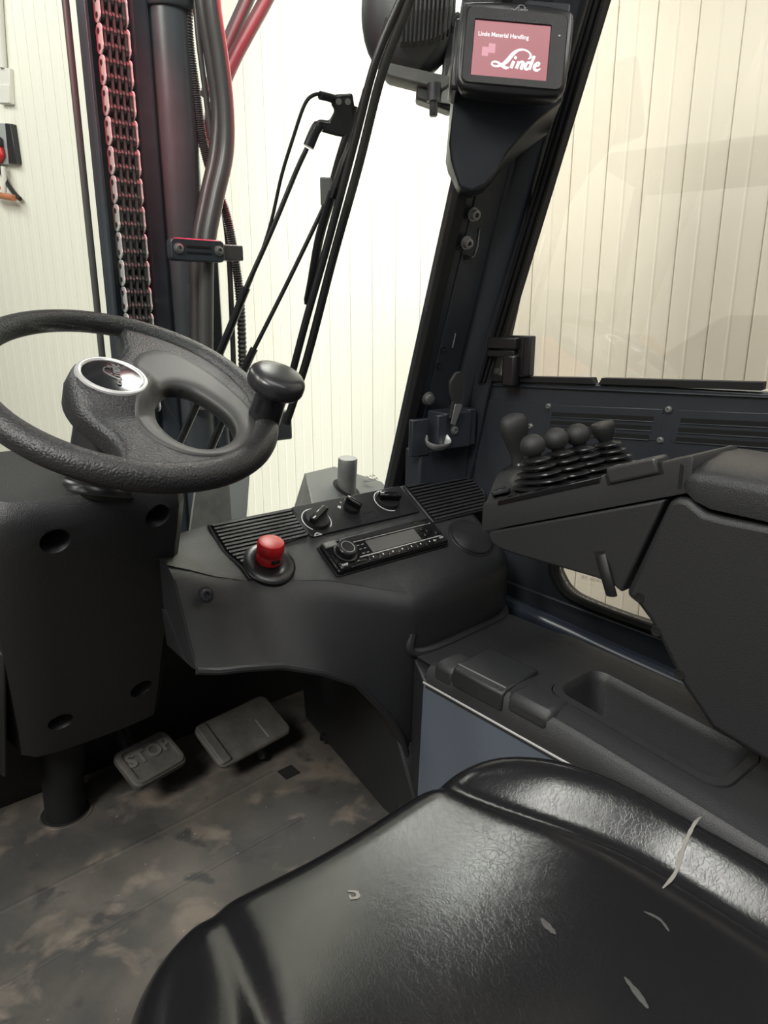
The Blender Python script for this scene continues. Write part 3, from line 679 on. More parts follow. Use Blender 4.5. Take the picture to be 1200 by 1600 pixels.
MB().loft(rows, cap=False, capn=False).build('spoke_insert', 'insert', sw, smooth=60)
HF = UF.sub(hc[0], hc[1], .0185, math.radians(0))
MB().lathe(HF, [(.0380, -.012), (.0380, -.001), (.0368, .002), (.0345, .0032), (.0325, .0028), (.0312, .0012)], 48, cap=False).build('badge_ring', 'silver', sw)
MB().lathe(HF, [(.033, .0010), (.020, .0022), (0, .0028)], 48, cap=False).build('badge', 'gloss', sw)
script_logo('badge_logo', Fr(HF.p(.004, -.022, .0022), UF.x * .26 + UF.y * .97, -UF.x * .97 + UF.y * .26), .044, 'smooth', sw, .001)
# spinner knob
KF = UF.sub(.140, -.062, .004)
MB().lathe(KF, [(.019, -.006), (.0200, .0), (.019, .014), (.0185, .028), (.0205, .036), (.025, .041)], 36).build('knob_neck', 'smooth', sw)
MB().lathe(KF, [(.022, .0385), (.030, .041), (.0325, .044), (.0325, .0455), (.0334, .0465), (.0334, .054), (.0322, .058), (.029, .0615), (.022, .064), (.012, .0653), (0, .0656)], 44).build('spinner_knob', 'button', sw)

# ------------------------------------------------------------------ pedals
pe = thing('brake_pedal', 'worn rubber brake pedal with raised STOP lettering beside the column shaft', 'pedal', (.36, 1.0, 0))
PF = Fr((0.305, 0.94, 0.065), Vector((0.397, 0.958, 0.065)) - Vector((0.305, 0.94, 0.065)), Vector((0.29, 1.004, 0.095)) - Vector((0.305, 0.94, 0.065)))
PW = (Vector((0.397, 0.958, 0.065)) - Vector((0.305, 0.94, 0.065))).length; PH = (Vector((0.29, 1.004, 0.095)) - Vector((0.305, 0.94, 0.065))).length
MB().prism(PF, rrect(0, PW, 0, PH, .012), -.014, 0).build('pedal_pad', 'pedal', pe, bevel=.003, smooth=0)
MB().tube([PF.p(a, b, .001) for a, b in rrect(.006, PW - .006, .006, PH - .006, .010)], .0042, 8, closed=True, flat=.7).build('raised_rim', 'pedal', pe)
letters('stop_lettering', 'STOP', PF.sub(.010, .034), .0315, 'pedal_mark', pe, .0022, bold=.0012, sx=1.0)
MB().tube([PF.p(PW / 2, PH * .7, -.012), PF.p(PW / 2, PH * .9, -.05), PF.p(PW / 2, PH + .06, -.02)], .012, 10).build('pedal_arm', 'plastic_dark', pe)
pa = thing('accelerator_pedal', 'worn flat rubber accelerator pedal right of the brake pedal', 'pedal', (.5, 1.0, 0))
o_, a_, b_ = Vector((0.436, 0.923, 0.05)), Vector((0.584, 0.942, 0.05)), Vector((0.437, 1.004, 0.09))
PF = Fr(o_, a_ - o_, b_ - o_); PW = (a_ - o_).length; PH = (b_ - o_).length
MB().prism(PF, rrect(0, PW, 0, PH, .014), -.012, 0).build('pedal_pad', 'pedal', pa, bevel=.004, smooth=0)
MB().box(PF, .002, .022, .004, PH - .004, -.002, .0045).build('side_ridge', 'pedal', pa, bevel=.003, smooth=0)
MB().box(PF, .10, .102, .01, .05, -.002, .001).build('surface_groove', 'dust', pa, smooth=0)
MB().tube([PF.p(PW * .62, PH * .3, -.01), PF.p(PW * .62, .0, -.04)], .008, 8).build('pedal_arm', 'plastic_dark', pa)
MB().box(Fr((.548, .905, 0)), -.014, .014, -.014, .014, 0, .0015).build('floor_slot', 'black', pa, smooth=0)

# ------------------------------------------------------------------ footwell side + side console
co = thing('side_console', 'low black side console with an open storage tray beside the seat', 'console', (.72, .35, 0))
MB().loft([[(.62, .664, .0), (.62, .652, .252), (.626, .650, .2535), (.626, .664, 0)], [(.62, -.2, .0), (.62, -.2, .250), (.626, -.2, .2515), (.626, -.2, 0)]]).build('side_plate', 'grey_steel', co, smooth=0)
MB().loft([[(.606, .66, -.0), (.612, .66, .06), (.64, .66, .06), (.64, .66, 0)], [(.612, .735, -.0), (.620, .72, .16), (.64, .70, .16), (.64, .735, 0)], [(.665, 1.03, -.0), (.645, 1.03, .34), (.69, 1.03, .34), (.69, 1.03, 0)]]).build('wheel_arch_panel', 'plastic', co, bevel=.004, smooth=0)
MB().loft([[(.600, .70, 0), (.628, .688, .10), (.632, .686, .272), (.66, .69, .272), (.66, .70, 0)], [(.624, .655, 0), (.622, .652, .10), (.620, .648, .250), (.66, .64, .262), (.66, .65, 0)]]).build('corner_gusset', 'plastic', co, bevel=.003, smooth=0)
MB().tube([(.6195, .652, .2525), (.6195, .55, .2522), (.6195, .2, .2515)], .0016, 6).build('edge_highlight', 'silver', co)  # bright tube stands in for the highlight on the plate's top edge
MB().box(WF, .849, .99, -.1, .70, .12, .16).build('dark_gap_filler', 'black', co, smooth=0)  # black box added as the shade in the gap beside the console
hexbolt('arch_bolt', Fr((0.648, 0.941, 0.004), (0, -1, 0), (0, 0, 1)), .010, co, 'plastic_dark', .004)
def ctop(y): return .281 + .019 * (1 - smoothstep(.52, .60, y)) + (.094 * (y - .467) if y < .467 else 0)
tr_o = rrect(.661, .769, .252, .480, .026, 7); tr_i = rrect(.675, .755, .266, .466, .020, 7)
def out_rect(a, b):
    cx, cy = .715, .366; da, db = a - cx, b - cy; t = 1e9
    for lim, dd in ((.845 - cx, da), (.630 - cx, da), (.70 - cy, db), (-.2 - cy, db)):
        if dd * lim > 1e-9: t = min(t, lim / dd)
    return cx + da * t, cy + db * t
def cz(a, b): return ctop(b) - .004 * (1 - smoothstep(.63, .65, a))
rows = []
for t in (0, .25, .5, .75, 1): rows.append([Vector((a + (out_rect(a, b)[0] - a) * t, b + (out_rect(a, b)[1] - b) * t, cz(a + (out_rect(a, b)[0] - a) * t, b + (out_rect(a, b)[1] - b) * t))) for a, b in tr_o])
edge = [out_rect(a, b) for a, b in tr_o]
mb = MB().loft(rows, cap=False, capn=False)
mb.build('console_top', 'plastic_grey', co, smooth=45)
ys = [-.2 + i * .1 for i in range(9)] + [.648]
ys = sorted(set([round(y, 3) for y in ys if y <= .65] + [.50, .54, .58]))
MB().loft([[Vector((.630, y, cz(.630, y) + .001)), Vector((.623, y, cz(.63, y) - .004)), Vector((.6195, y, .251)), Vector((.6195, y, .246)), Vector((.64, y, .24))] for y in ys], closed=False).build('console_flank', 'plastic_grey', co, smooth=60)
MB().loft([[(x, y, z) for y, z in ((-.2, .0), (.70, .0), (.70, .276), (.60, .278), (.5, .255), (-.2, .20))] for x in (.843, .848)]).build('outer_wall', 'plastic_dark', co, smooth=0)
tz = lambda a, b: cz(a, b)
rows = [[Vector((a, b, tz(a, b) - .002)) for a, b in rrect(.6625, .7675, .2535, .4785, .0245, 7)], [Vector((a, b, tz(a, b) + .0018)) for a, b in rrect(.663, .767, .254, .478, .024, 7)], [Vector((a, b, tz(a, b) + .0022)) for a, b in rrect(.672, .758, .263, .469, .021, 7)],
        [Vector((a, b, tz(a, b) - .003)) for a, b in tr_i], [Vector((a, b, tz(a, b) - .01)) for a, b in rrect(.677, .753, .268, .464, .019, 7)], [Vector((a, b, .178)) for a, b in rrect(.684, .746, .277, .453, .015, 7)], [Vector((a, b, .172)) for a, b in rrect(.69, .74, .283, .446, .012, 7)]]
MB().loft(rows, cap=False).build('storage_tray', 'plastic_grey', co, smooth=45)
# raised block with a lid in front of the tray
def cbox(y0, y1, z0, z1, x0=.618, x1=.690):
    return MB().loft([[(x0, y, z0 - .028), (x0 + .002, y, z0 - .004), (x0 + .010, y, z0), (x1, y, z1), (x1, y, z1 - .03)] for y in (y0, y1)])
cbox(.600, .634, .292, .292, .621, .672).build('hinge_block', 'plastic_grey', co, bevel=.005, smooth=0)
cbox(.510, .596, .300, .306).build('flap_lid', 'plastic', co, bevel=.0025, smooth=0)
MB().tube([(.629, .512, .3005), (.629, .594, .3005)], .0012, 6).build('lid_edge', 'bolt', co)
cbox(.44, .506, .301, .301, .620, .668).build('rim_block', 'plastic_grey', co, bevel=.008, smooth=0)
pass

# ------------------------------------------------------------------ seat
se = thing('driver_seat', 'worn glossy black vinyl driver seat cushion with side bolsters', 'seat', (.315, .15, 0))
scx = .315
def bnd(t):                                                     # outline of the cushion seen from above
    c, s = math.cos(t), math.sin(t); p = 4.2
    k = (abs(c) ** p + abs(s) ** p) ** (-1 / p)
    return (.230 if c > 0 else .250) * c * k, .385 * s * k
def seat_z(x, y):                                               # x, y from the cushion's middle line and world Y
    d = abs(x); front = smoothstep(.25, .44, y)
    dd = d; sh = .044 * smoothstep(0, 1, (.45 - y) / .24); d = d * .119 / (.119 + sh) if d < .119 + sh else d - sh   # the seams spread to the rear
    z = .294 + .025 * min(1, d / .125) ** 2 * (1 - .55 * front)
    bo_ = (1 - smoothstep(.12, .42, y)) if x < 0 else (1 - .4 * smoothstep(.33, .46, y))
    z += bo_ * (.030 * smoothstep(.118, .172, d) - .012 * smoothstep(.195, .235, dd))
    z -= .005 * math.exp(-((d - .124) / .011) ** 2)
    return z
NT, NK = 260, 64
rows = []
prof = [(1.0, -.13), (1.004, -.10), (1.006, -.075), (1.004, -.055)]
for k, dz in prof: rows.append([Vector((scx + bnd(t)[0] * k, .075 + bnd(t)[1] * k, .304 + dz)) for t in [2 * math.pi * i / NT for i in range(NT)]])
for j in range(NK):
    s = (j / (NK - 1)) ** 1.6; k = 1 - s * .985; row = []
    for i in range(NT):
        bx, by = bnd(2 * math.pi * i / NT); x, y = bx * k, by * k
        e = (1 - k) * math.hypot(bx, by); rd = .042; q = min(1, e / rd)
        drop = .055 * (1 - math.sqrt(max(0, 1 - (1 - q) ** 2)))
        row.append(Vector((scx + x, .075 + y, seat_z(x, .075 + y) - drop)))
    rows.append(row)
cush = MB().loft(rows, cap=False).build('cushion', 'seat', se, smooth=70)
MB().prism(WF, rrect(.12, .52, -.25, .36, .06), .02, .19).build('seat_base', 'plastic_dark', se, bevel=.01, smooth=0)
MB().prism(WF, [(.058, .40), (.10, .43), (.14, .38), (.14, -.2), (.058, -.2)], .0, .165).build('base_skirt', 'navy_gloss', se, bevel=.008, smooth=0)
def on_seat(x, y): return Vector((x, y, seat_z(x - scx, y) + .0004))
def tear(pts, rad, m='tear', name='tear'):
    P = spline([on_seat(a, b) for a, b in pts], 5); n = len(P)
    rs = [rad * (.25 + .75 * math.sin(math.pi * i / (n - 1)) ** .7) * random.uniform(.7, 1.2) for i in range(n)]
    return MB().tube(P, rs, 6, flat=.35, up=(0, 0, 1)).build(name, m, se)
tear([(0.531, 0.217), (0.517, 0.216), (0.501, 0.215), (0.485, 0.212), (0.466, 0.212)], .0022)
tear([(0.284, 0.385), (0.289, 0.38), (0.287, 0.375), (0.282, 0.377), (0.283, 0.381)], .0020)
tear([(0.381, 0.264), (0.379, 0.257), (0.378, 0.248)], .0030, 'tear_dark')
tear([(0.385, 0.194), (0.381, 0.182), (0.377, 0.171)], .0026, 'tear_dark')
tear([(0.439, 0.212), (0.441, 0.2), (0.437, 0.19)], .0014, 'tear_dark')

# ------------------------------------------------------------------ armrest with the lever pod
ar = thing('armrest_console', 'black armrest console carrying the hydraulic levers right of the seat', 'armrest', (.76, .3, .31))
def zt(y): return .506 - .383 * (y - .623)
def pz(x, y): return zt(y) + .040 * smoothstep(.0, .06, x - .70) * smoothstep(.585, .645, y)
pxs = [.700, .7015, .706, .72, .735, .75, .765, .78, .80, .83, .86, .876, .8785, .88]
def pfront(x): return .626 if x < .7 else .626 + (x - .70) * .45 if x < .80 else .671 - (x - .80) * .2
def ptop(u, x):
    y = .343 + (pfront(x) - .343) * u; e = min(u * .28, (1 - u) * .28, x - .70, .88 - x) / .005
    x = .70 + (x - .70) * (.55 + .45 * smoothstep(.37, .47, y))
    return Vector((x, y, pz(x, y) - .005 * (1 - math.sqrt(max(0, 1 - (1 - min(1, e)) ** 2)))))
us = [0, .006, .02] + [.05 * k for k in range(1, 20)] + [.98, .994, 1]
mb = MB(); nx = len(pxs); vs = [ptop(u, x) for u in us for x in pxs]
mb.add(vs, [[a * nx + b, (a + 1) * nx + b, (a + 1) * nx + b + 1, a * nx + b + 1] for a in range(len(us) - 1) for b in range(nx - 1)])
lo = [ptop(us[0], x) for x in pxs] + [ptop(u, pxs[-1]) for u in us[1:]] + [ptop(us[-1], x) for x in pxs[-2::-1]] + [ptop(u, pxs[0]) for u in us[-2:0:-1]]
mb.loft([lo, [Vector((p.x, p.y, zt(p.y) - .040)) for p in lo]], cap=False, capn=False)
mb.build('lever_pod', 'plastic_grey', ar, smooth=40)
MB().prism(Fr((.699, 0, 0), (0, 1, 0), (0, 0, 1)), [(.613, zt(.613) - .0425)] + [(0.613, 0.461), (0.607, 0.453), (0.595, 0.448), (0.56, 0.447), (0.489, 0.449), (0.444, 0.45), (0.42, 0.448), (0.408, 0.442)] + [(.368, zt(.368) - .0425)], 0, .16).build('pod_underside', 'plastic_grey', ar, bevel=.006, seg=3, smooth=0)
body = [(.355, .567), (.343, .5665), (.334, .561), (.325, .556), (.306, .555), (.255, .556), (.0, .556), (.0, .30), (.15, .302), (.228, .3105), (.289, .321), (.330, .361), (.352, .392)] + [(0.374, 0.42), (0.389, 0.433), (0.406, 0.44)] + [(.365, .561)]
ab = MB().prism(Fr((.7005, 0, 0), (0, 1, 0), (0, 0, 1)), body, 0, .11).build('arm_body', 'plastic_grey', ar, bevel=.008, seg=3, smooth=0)
pad = [(.348, .590), (.345, .603), (.325, .612), (.273, .6325), (.15, .64), (.0, .642), (.0, .560), (.25, .560), (.306, .560), (.332, .567), (.342, .578)]
def padsec(y, zb, e, dz):
    return [Vector((x, y, z)) for x, z in ((.698 + e, zb), (.698 + e, .585 + dz), (.7005 + e, .5925 + dz), (.707 + e, .598 + dz), (.725, .6035 + dz), (.765, .6085 + dz), (.805, .607 + dz), (.824 - e, .600 + dz), (.831 - e, .588 + dz), (.833 - e, zb))]
MB().loft([padsec(.352, .582, .006, -.012), padsec(.350, .577, .002, -.004), padsec(.345, .573, .0, 0), padsec(.335, .566, 0, 0), padsec(.318, .561, 0, 0), padsec(.26, .560, 0, -.001), padsec(.12, .560, 0, .0), padsec(.0, .560, 0, .002)]).build('armrest_pad', 'plastic', ar, smooth=50)
MB().prism(Fr((.69, 0, 0), (0, 1, 0), (0, 0, 1)), [(.352, .600), (.352, .575), (.356, .575), (.356, .602)], .0095, .10).build('pad_gap', 'black', ar, smooth=0)
MB().loft([[Vector((.6992, y, zt(y) - o)) for y, o in ((.60, .009), (.448, .009), (.448, .001), (.60, .001))], [Vector((.714, y, zt(y) + .0014 - o)) for y, o in ((.59, .004), (.448, .004), (.448, 0), (.60, 0))]]).build('gloss_strip', 'gloss', ar, bevel=.0015, smooth=0)
PD = Fr((.70, .56, zt(.56)), (1, 0, 0), (0, 1, -.383))
MB().loft([[PD.p(x, y, c) for x, y in ((-.0035, -.192), (-.0035, -.129), (.034, -.124), (.036, -.186))] for c in (-.012, .0075)] ).build('push_button', 'button_grey', ar, bevel=.004, seg=3, smooth=0)
MB().loft([[PD.p(x, y, c) for x, y in ((-.0006, -.196), (-.0006, -.125), (.038, -.120), (.040, -.190))] for c in (-.013, .0006)]).build('button_well', 'black', ar, bevel=.001, smooth=0)
SWF = Fr((.727, .618, .519), (1, .75, -.28), (0, -1, .383))
SWF = Fr(SWF.o, Vector((.8, .6, -.23)), Vector((.55, -.75, .3)))
if SWF.z.z < 0: SWF = Fr(SWF.o, SWF.x, -SWF.y)
MB().prism(SWF, rrect(-.020, .020, -.0125, .0125, .003, 3), -.004, .0015).build('switch_frame', 'smooth', ar, bevel=.001, smooth=0)
MB().loft([[SWF.p(a, b, c) for a, b, c in ((-.016, -.009, .001), (.016, -.009, .001), (.016, .009, .001), (-.016, .009, .001))], [SWF.p(a, b, c) for a, b, c in ((-.015, -.008, .003), (.015, -.008, .005), (.015, .008, .005), (-.015, .008, .003))]]).build('rocker_switch', 'gloss', ar, bevel=.001, smooth=0)
# strap slot and screw holes of the left flank
AF = Fr((.699, 0, 0), (0, 1, 0), (0, 0, 1))                  # x = world Y, y = world Z, z = +X (into the arm)
MB().prism(AF, [(0.449, 0.482), (0.435, 0.486), (0.427, 0.465), (0.436, 0.455)], -.0006, .004).build('strap_slot', 'black', ar, smooth=0)
MB().tube([Vector(p) for p in [(0.7, 0.439, 0.479), (0.695, 0.43, 0.465), (0.696, 0.423, 0.447), (0.7, 0.421, 0.435)]], .0075, 10, flat=.5, up=(1, 0, 0)).build('release_strap', 'plastic_dark', ar)
for x, y in [(0.386, 0.443), (0.362, 0.41), (0.33, 0.37)]:
    f = Fr((.7005, y * 0 + x, y), (0, 1, 0), (0, 0, 1)); f.z = Vector((-1, 0, 0))
    MB().lathe(f, [(.0062, -.002), (.0062, .0008), (.0048, .001), (.0042, .0002), (0, .0002)], 16).build('screw_recess', 'black', ar)

# levers: four short ones in a row and a taller one ahead of them
def lever(base, tip, name_, label, rb, rt, ball, n=5, group=None, kind=0):
    b, t = Vector(base), Vector(tip); z = (t - b).normalized(); H = (t - b).length
    th = thing(name_, label, 'lever', b, group)
    f = Fr(b, (1, 0, 0), (0, 1, 0)); f.z = z; f.x = (Vector((1, 0, 0)) - z * z.x).normalized(); f.y = z.cross(f.x)
    hb = H * (.40 if kind == 1 else .78); prof = []
    for k in range(n):
        r = rb + (rt - rb) * k / (n - 1); h0 = hb * k / n; dh = hb / n
        prof += [(r * .60, h0), (r * .97, h0 + dh * .22), (r, h0 + dh * .38), (r * .97, h0 + dh * .54), (r * .58, h0 + dh * .82)]
    prof += [(rt * .45, hb), (rt * .4, hb + .003)]
    secs = []
    for r, h in prof:
        e = min(1, max(0, (r - .012) / .008)); rx, ry = (r, r * (1 + 1.35 * e)) if kind != 1 else (r, r * 1.2)
        secs.append([f.p(rx * math.cos(2 * math.pi * i / 36), ry * math.sin(2 * math.pi * i / 36), h) for i in range(36)])
    MB().loft(secs).build('bellows', 'bellows', th, smooth=35)
    if kind == 2:
        q = [(.006, hb - .006), (.011, hb + .004), (.0135, H * .92), (.0158, H * 1.06), (.0165, H * 1.14), (.0145, H * 1.20), (.008, H * 1.225), (0, H * 1.23)]
        MB().lathe(f, q, 28).build('knob', 'knob', th)
    elif kind == 0:
        q = [(.006, hb - .006), (ball * .62, hb + ball * .18)] + [(ball * math.cos(a), H + ball * math.sin(a) * .95) for a in [math.radians(d) for d in range(-38, 90, 14)]] + [(0, H + ball * .95)]
        MB().lathe(f, q, 28).build('knob', 'knob', th)
    else:
        q = [(.010, hb - .008), (.011, hb + .010), (.013, hb + .020), (.019, H * .72), (.024, H * .86), (.0255, H * .95), (.024, H * 1.04), (.018, H * 1.10), (.008, H * 1.13), (0, H * 1.135)]
        MB().lathe(f, q, 32, ex=.72).build('knob', 'knob', th)
    return th
ordn = ('nearest', 'second', 'third', 'farthest')
for i, (px, py, X) in enumerate(((832, 697, .735), (869, 686, .776), (902, 680, .812), (943, 673, .852))):
    tip = Vector(((0.735, 0.575, 0.586), (0.776, 0.569, 0.591), (0.812, 0.561, 0.594), (0.852, 0.547, 0.597))[i])
    b = tip + Vector((.010, -.012, 0)); b.z = pz(b.x, b.y) + .001
    lever(b, tip, 'control_lever', f'short control lever with round knob on ribbed boot, {ordn[i]} from the seat in its row', (.0205, .0205, .0195, .0205)[i], .0150, .0165, 5, 'short hydraulic levers in a row on the armrest', 2 if i == 3 else 0)
t5 = Vector((0.835, 0.691, 0.594)); b5 = Vector((t5.x + .008, t5.y - .014, 0)); b5.z = zt(min(b5.y, .66)) - .004
lever(b5, t5, 'control_lever', 'tall control lever with a broad flat knob ahead of the row of short ones', .033, .022, .02, 4, None, 1)

# ------------------------------------------------------------------ display on the pillar
di = thing('display_terminal', 'black display terminal with a lit pink screen high on the pillar', 'display', (0.784, 0.679, 1.075))
DX = Fr((0.785, 0.677, 1.073), (.750, -.656, -.083), (.19, .19, .963))
S_ = .90 / 1109
if DX.z.dot(Vector((.62, .74, -.27))) > 0: DX.z = -DX.z
ob = [(-.0715, .050), (-.066, .056), (-.02, .0605), (.03, .0605), (.062, .057), (.0705, .050), (.0715, .02), (.0690, -.035), (.063, -.049), (.052, -.0545), (.0, -.0565), (-.055, -.0545), (-.067, -.049), (-.0715, -.037), (-.0725, .0)]
sm_ = [(v.x, v.y) for v in spline([(a, b, 0) for a, b in ob], 4, True)]
MB().loft([[DX.p(a * k, b * k, c) for a, b in sm_] for c, k in ((-.026, .93), (-.014, .99), (-.006, 1.0), (.0, .985), (.002, .95))], capn=True).build('housing', 'smooth', di, smooth=50)
fr_o = rrect(-.0600, .0480, -.043, .0415, .004, 3); fr_i = rrect(-.0535, .0420, -.0365, .0330, .001, 3)
MB().loft([[DX.p(a, b, c) for a, b in q] for q, c in ((rrect(-.066, .064, -.048, .050, .008, 3), .0018), (rrect(-.064, .062, -.0465, .048, .008, 3), .0042), (rrect(-.0545, .043, -.0375, .034, .001, 3), .0042), (fr_i, .0022))], cap=False, capn=False).build('bezel', 'plastic_dark', di, smooth=30)
MB().prism(DX, rrect(-.0540, .0425, -.037, .0335, .001, 3), .0015, .0024).build('screen', 'screen', di, smooth=0)
MB().prism(DX, [(-.042, -.0115), (-.034, -.0115), (-.034, .000), (-.042, .000)], .0022, .0026).prism(DX, [(-.034, -.007), (-.0255, -.007), (-.0255, .005), (-.034, .005)], .0022, .0027).build('screen_blocks', 'screen_block', di, smooth=0)
letters('screen_text', 'Linde Material Handling', DX.sub(-.0487, .0138, .0024), .0078, 'screen_text', di, .0002, sx=.86, bold=.0001)
script_logo('screen_logo', DX.sub(-.0290, -.0262, .0024), .064, 'screen_text', di, .0006)
script_logo('housing_logo', DX.sub(-.010, .0475, .0022), .022, 'grey_print', di, .0006)
MB().lathe(DX.sub(.0535, .0205, .0042), [(.0016, 0), (.0014, .0008), (0, .0008)], 10).build('light_sensor', 'bolt', di)
MB().loft([[DX.p(a, b, c) for a, b in ((-.078, .045), (-.066, .045), (-.066, -.048), (-.078, -.046))] for c in (-.05, -.012)]).build('side_ear', 'smooth', di, bevel=.004, smooth=0)
# moulded arm that carries it, blending into the pillar below
def br(pts, z0, z1): return [DX.p(a, b, z0) for a, b in pts], [DX.p(a, b, z1 - .058 * (1 - smoothstep(-.130, -.045, b))) for a, b in pts]
arm = [(-.070, .10), (.075, .10), (.075, -.03), (.044, -.058), (.026, -.075), (.012, -.090), (.0, -.108), (-.012, -.124), (-.030, -.134), (-.048, -.130), (-.057, -.113), (-.065, -.100), (-.070, -.085), (-.070, -.05)]
MB().loft(list(br(arm, -.13, -.045))).build('mounting_arm', 'navy', di, bevel=.003, seg=3, smooth=0)

# ------------------------------------------------------------------ windscreen wiper (outside the glass)
wi = thing('windscreen_wiper', 'black windscreen wiper with twin rods and hinged blade outside the glass', 'wiper', wsp(.42, .55, .07))
def wpath(pts, n=6): return spline(pts, n)
def W(name, pts, r, m='smooth', flat=1.0, n=6, seg=10): return MB().tube(wpath([Vector(p) for p in pts], n), r, seg, flat=flat).build(name, m, wi)
W('blade_rubber', [(0.579, 0.922, 0.591), (0.6, 0.891, 0.689), (0.619, 0.849, 0.825), (0.638, 0.813, 0.941), (0.652, 0.779, 1.049), (0.68, 0.752, 1.138), (0.701, 0.719, 1.244)], .0062, 'rubber')
W('blade_carrier', [(0.582, 0.908, 0.661), (0.594, 0.882, 0.743), (0.612, 0.85, 0.846), (0.632, 0.811, 0.974), (0.646, 0.783, 1.064), (0.677, 0.757, 1.146)], .0055)
W('blade_bridge', [(0.602, 0.89, 0.765), (0.604, 0.88, 0.796), (0.607, 0.862, 0.855), (0.618, 0.844, 0.911)], [.0055, .0065] + [.008] * 17, 'smooth', .6)
W('blade_bridge', [(0.619, 0.847, 0.903), (0.628, 0.836, 0.939), (0.642, 0.818, 0.996), (0.651, 0.802, 1.048), (0.664, 0.783, 1.109)], [.011] * 8 + [.009] * 9 + [.006] * 8, 'smooth', .6)
W('arm_tip', [(0.649, 0.836, 1.019), (0.646, 0.844, 0.993), (0.637, 0.857, 0.951), (0.629, 0.872, 0.901)], .0055, 'smooth')
W('arm_rod', [(0.63, 0.867, 0.917), (0.621, 0.876, 0.89), (0.58, 0.905, 0.796), (0.533, 0.937, 0.694)], .0032, 'smooth')
W('arm_rod', [(0.59, 0.863, 0.964), (0.577, 0.872, 0.934), (0.55, 0.894, 0.862), (0.514, 0.922, 0.774)], .0034, 'smooth')
W('rod_socket', [(0.604, 0.854, 0.992), (0.599, 0.856, 0.985), (0.592, 0.862, 0.966)], .0075, 'smooth')
W('wiper_arm', [(0.52, 0.918, 0.787), (0.488, 0.944, 0.701), (0.425, 0.992, 0.547)], .0095, 'smooth', .6)
W('wiper_arm', [(0.539, 0.937, 0.703), (0.529, 0.944, 0.68), (0.478, 0.985, 0.546)], .0095, 'smooth', .6)
W('washer_hose', [(0.624, 0.849, 1.025), (0.609, 0.848, 1.028), (0.593, 0.849, 1.025), (0.581, 0.853, 1.012), (0.57, 0.865, 0.974), (0.559, 0.879, 0.929), (0.551, 0.896, 0.874), (0.538, 0.911, 0.825), (0.515, 0.931, 0.761), (0.478, 0.958, 0.672)], .0024, 'rubber')
W('hose_nozzle', [(0.602, 0.847, 1.026), (0.614, 0.847, 1.026), (0.631, 0.847, 1.025)], .0055, 'smooth')
HD = Fr((0.644, 0.848, 1.011), (0.766044443118978, -0.6427876096865393, 0.0), (0, -.31, 1))
MB().prism(HD, [(-.020, .022), (.010, .024), (.012, .010), (.012, -.006), (.018, -.022), (.010, -.030), (-.014, -.026), (-.030, -.022), (-.040, -.018), (-.042, -.010), (-.034, -.006), (-.022, -.008), (-.014, .004), (-.018, .010)], -.012, .012).build('linkage_head', 'smooth', wi, bevel=.003, smooth=0)
for q in (-.008, .004): MB().lathe(HD.sub(q, .014, .012 if HD.z.y < 0 else -.012), [(.004, -.002), (.004, .002), (0, .002)], 12).build('linkage_pin', 'bolt', wi)
MB().box(Fr((0.623, 0.863, 0.914), (0.766044443118978, -0.6427876096865393, 0.0), (0.25, -.31, 1)), -.010, .006, -.018, .018, -.008, .008).build('blade_clip', 'bolt', wi, bevel=.002, smooth=0)

# ------------------------------------------------------------------ work light outside, with cooling fins
li = thing('work_light', 'black finned work light hanging beyond the windscreen corner', 'work light', (0.955, 1.068, 1.236))
LF = Fr((0.954, 1.07, 1.239), (0.766044443118978, -0.6427876096865393, 0.0), (0, 0, 1))         # x right as seen from the seat, y up, z
sg = 1 if LF.z.y < 0 else -1
secs = []
for k in range(15):
    a = math.radians(-90 + 180 * k / 14); h = .098 * math.sin(a); q = math.cos(a) ** .6
    secs.append([LF.p(.083 * q * math.cos(t) - .0 , h * 1.0 + .02, sg * (.05 * q * math.sin(t))) for t in [2 * math.pi * i / 28 for i in range(28)]])
MB().loft(secs).build('lamp_shell', 'lampcase', li, smooth=60)
for k in range(13):
    x = -.012 + .0072 * k; hgt = .088 * math.sqrt(max(.05, 1 - (x / .095) ** 2))
    MB().loft([[LF.p(x + o + .004 * b, b * hgt + .02, sg * c) for b, c in ((-.75, .035), (-.70, .058), (-.2, .066), (.5, .066), (.9, .05), (.9, .03))] for o in (0, .003)]).build('cooling_fin', 'lampcase', li, smooth=0)
MB().prism(LF, [(-.048, -.070), (-.036, -.086), (.060, -.108), (.075, -.098), (.075, -.085), (-.03, -.064)], -.02, .03).build('lens_rim', 'lamp_rim', li, bevel=.004, smooth=0)
MB().prism(LF, [(.016, -.080), (.060, -.080), (.066, .0), (.085, .02), (.10, .0), (.10, -.12), (.075, -.138), (.045, -.128), (.014, -.118)], -.02, .02).build('mount_bracket', 'lampcase', li, bevel=.004, smooth=0)
MB().prism(LF, [(.055, -.125), (.095, -.13), (.10, -.05), (.075, -.06)], sg * .021, sg * .026).build('bracket_plate', 'dust', li, smooth=0)
MB().lathe(Fr(LF.p(.045, -.112, sg * .026), LF.x, LF.z), [(.0125, -.016), (.0125, .012), (.0075, .013), (.0075, .034), (.006, .036), (0, .036)], 18).build('mount_bolt', 'lampcase', li)
MB().tube(spline([LF.p(.08, .06, 0), LF.p(.10, .10, 0), LF.p(.16, .16, 0)], 5), .016, 10).build('mount_stay', 'dust', li)

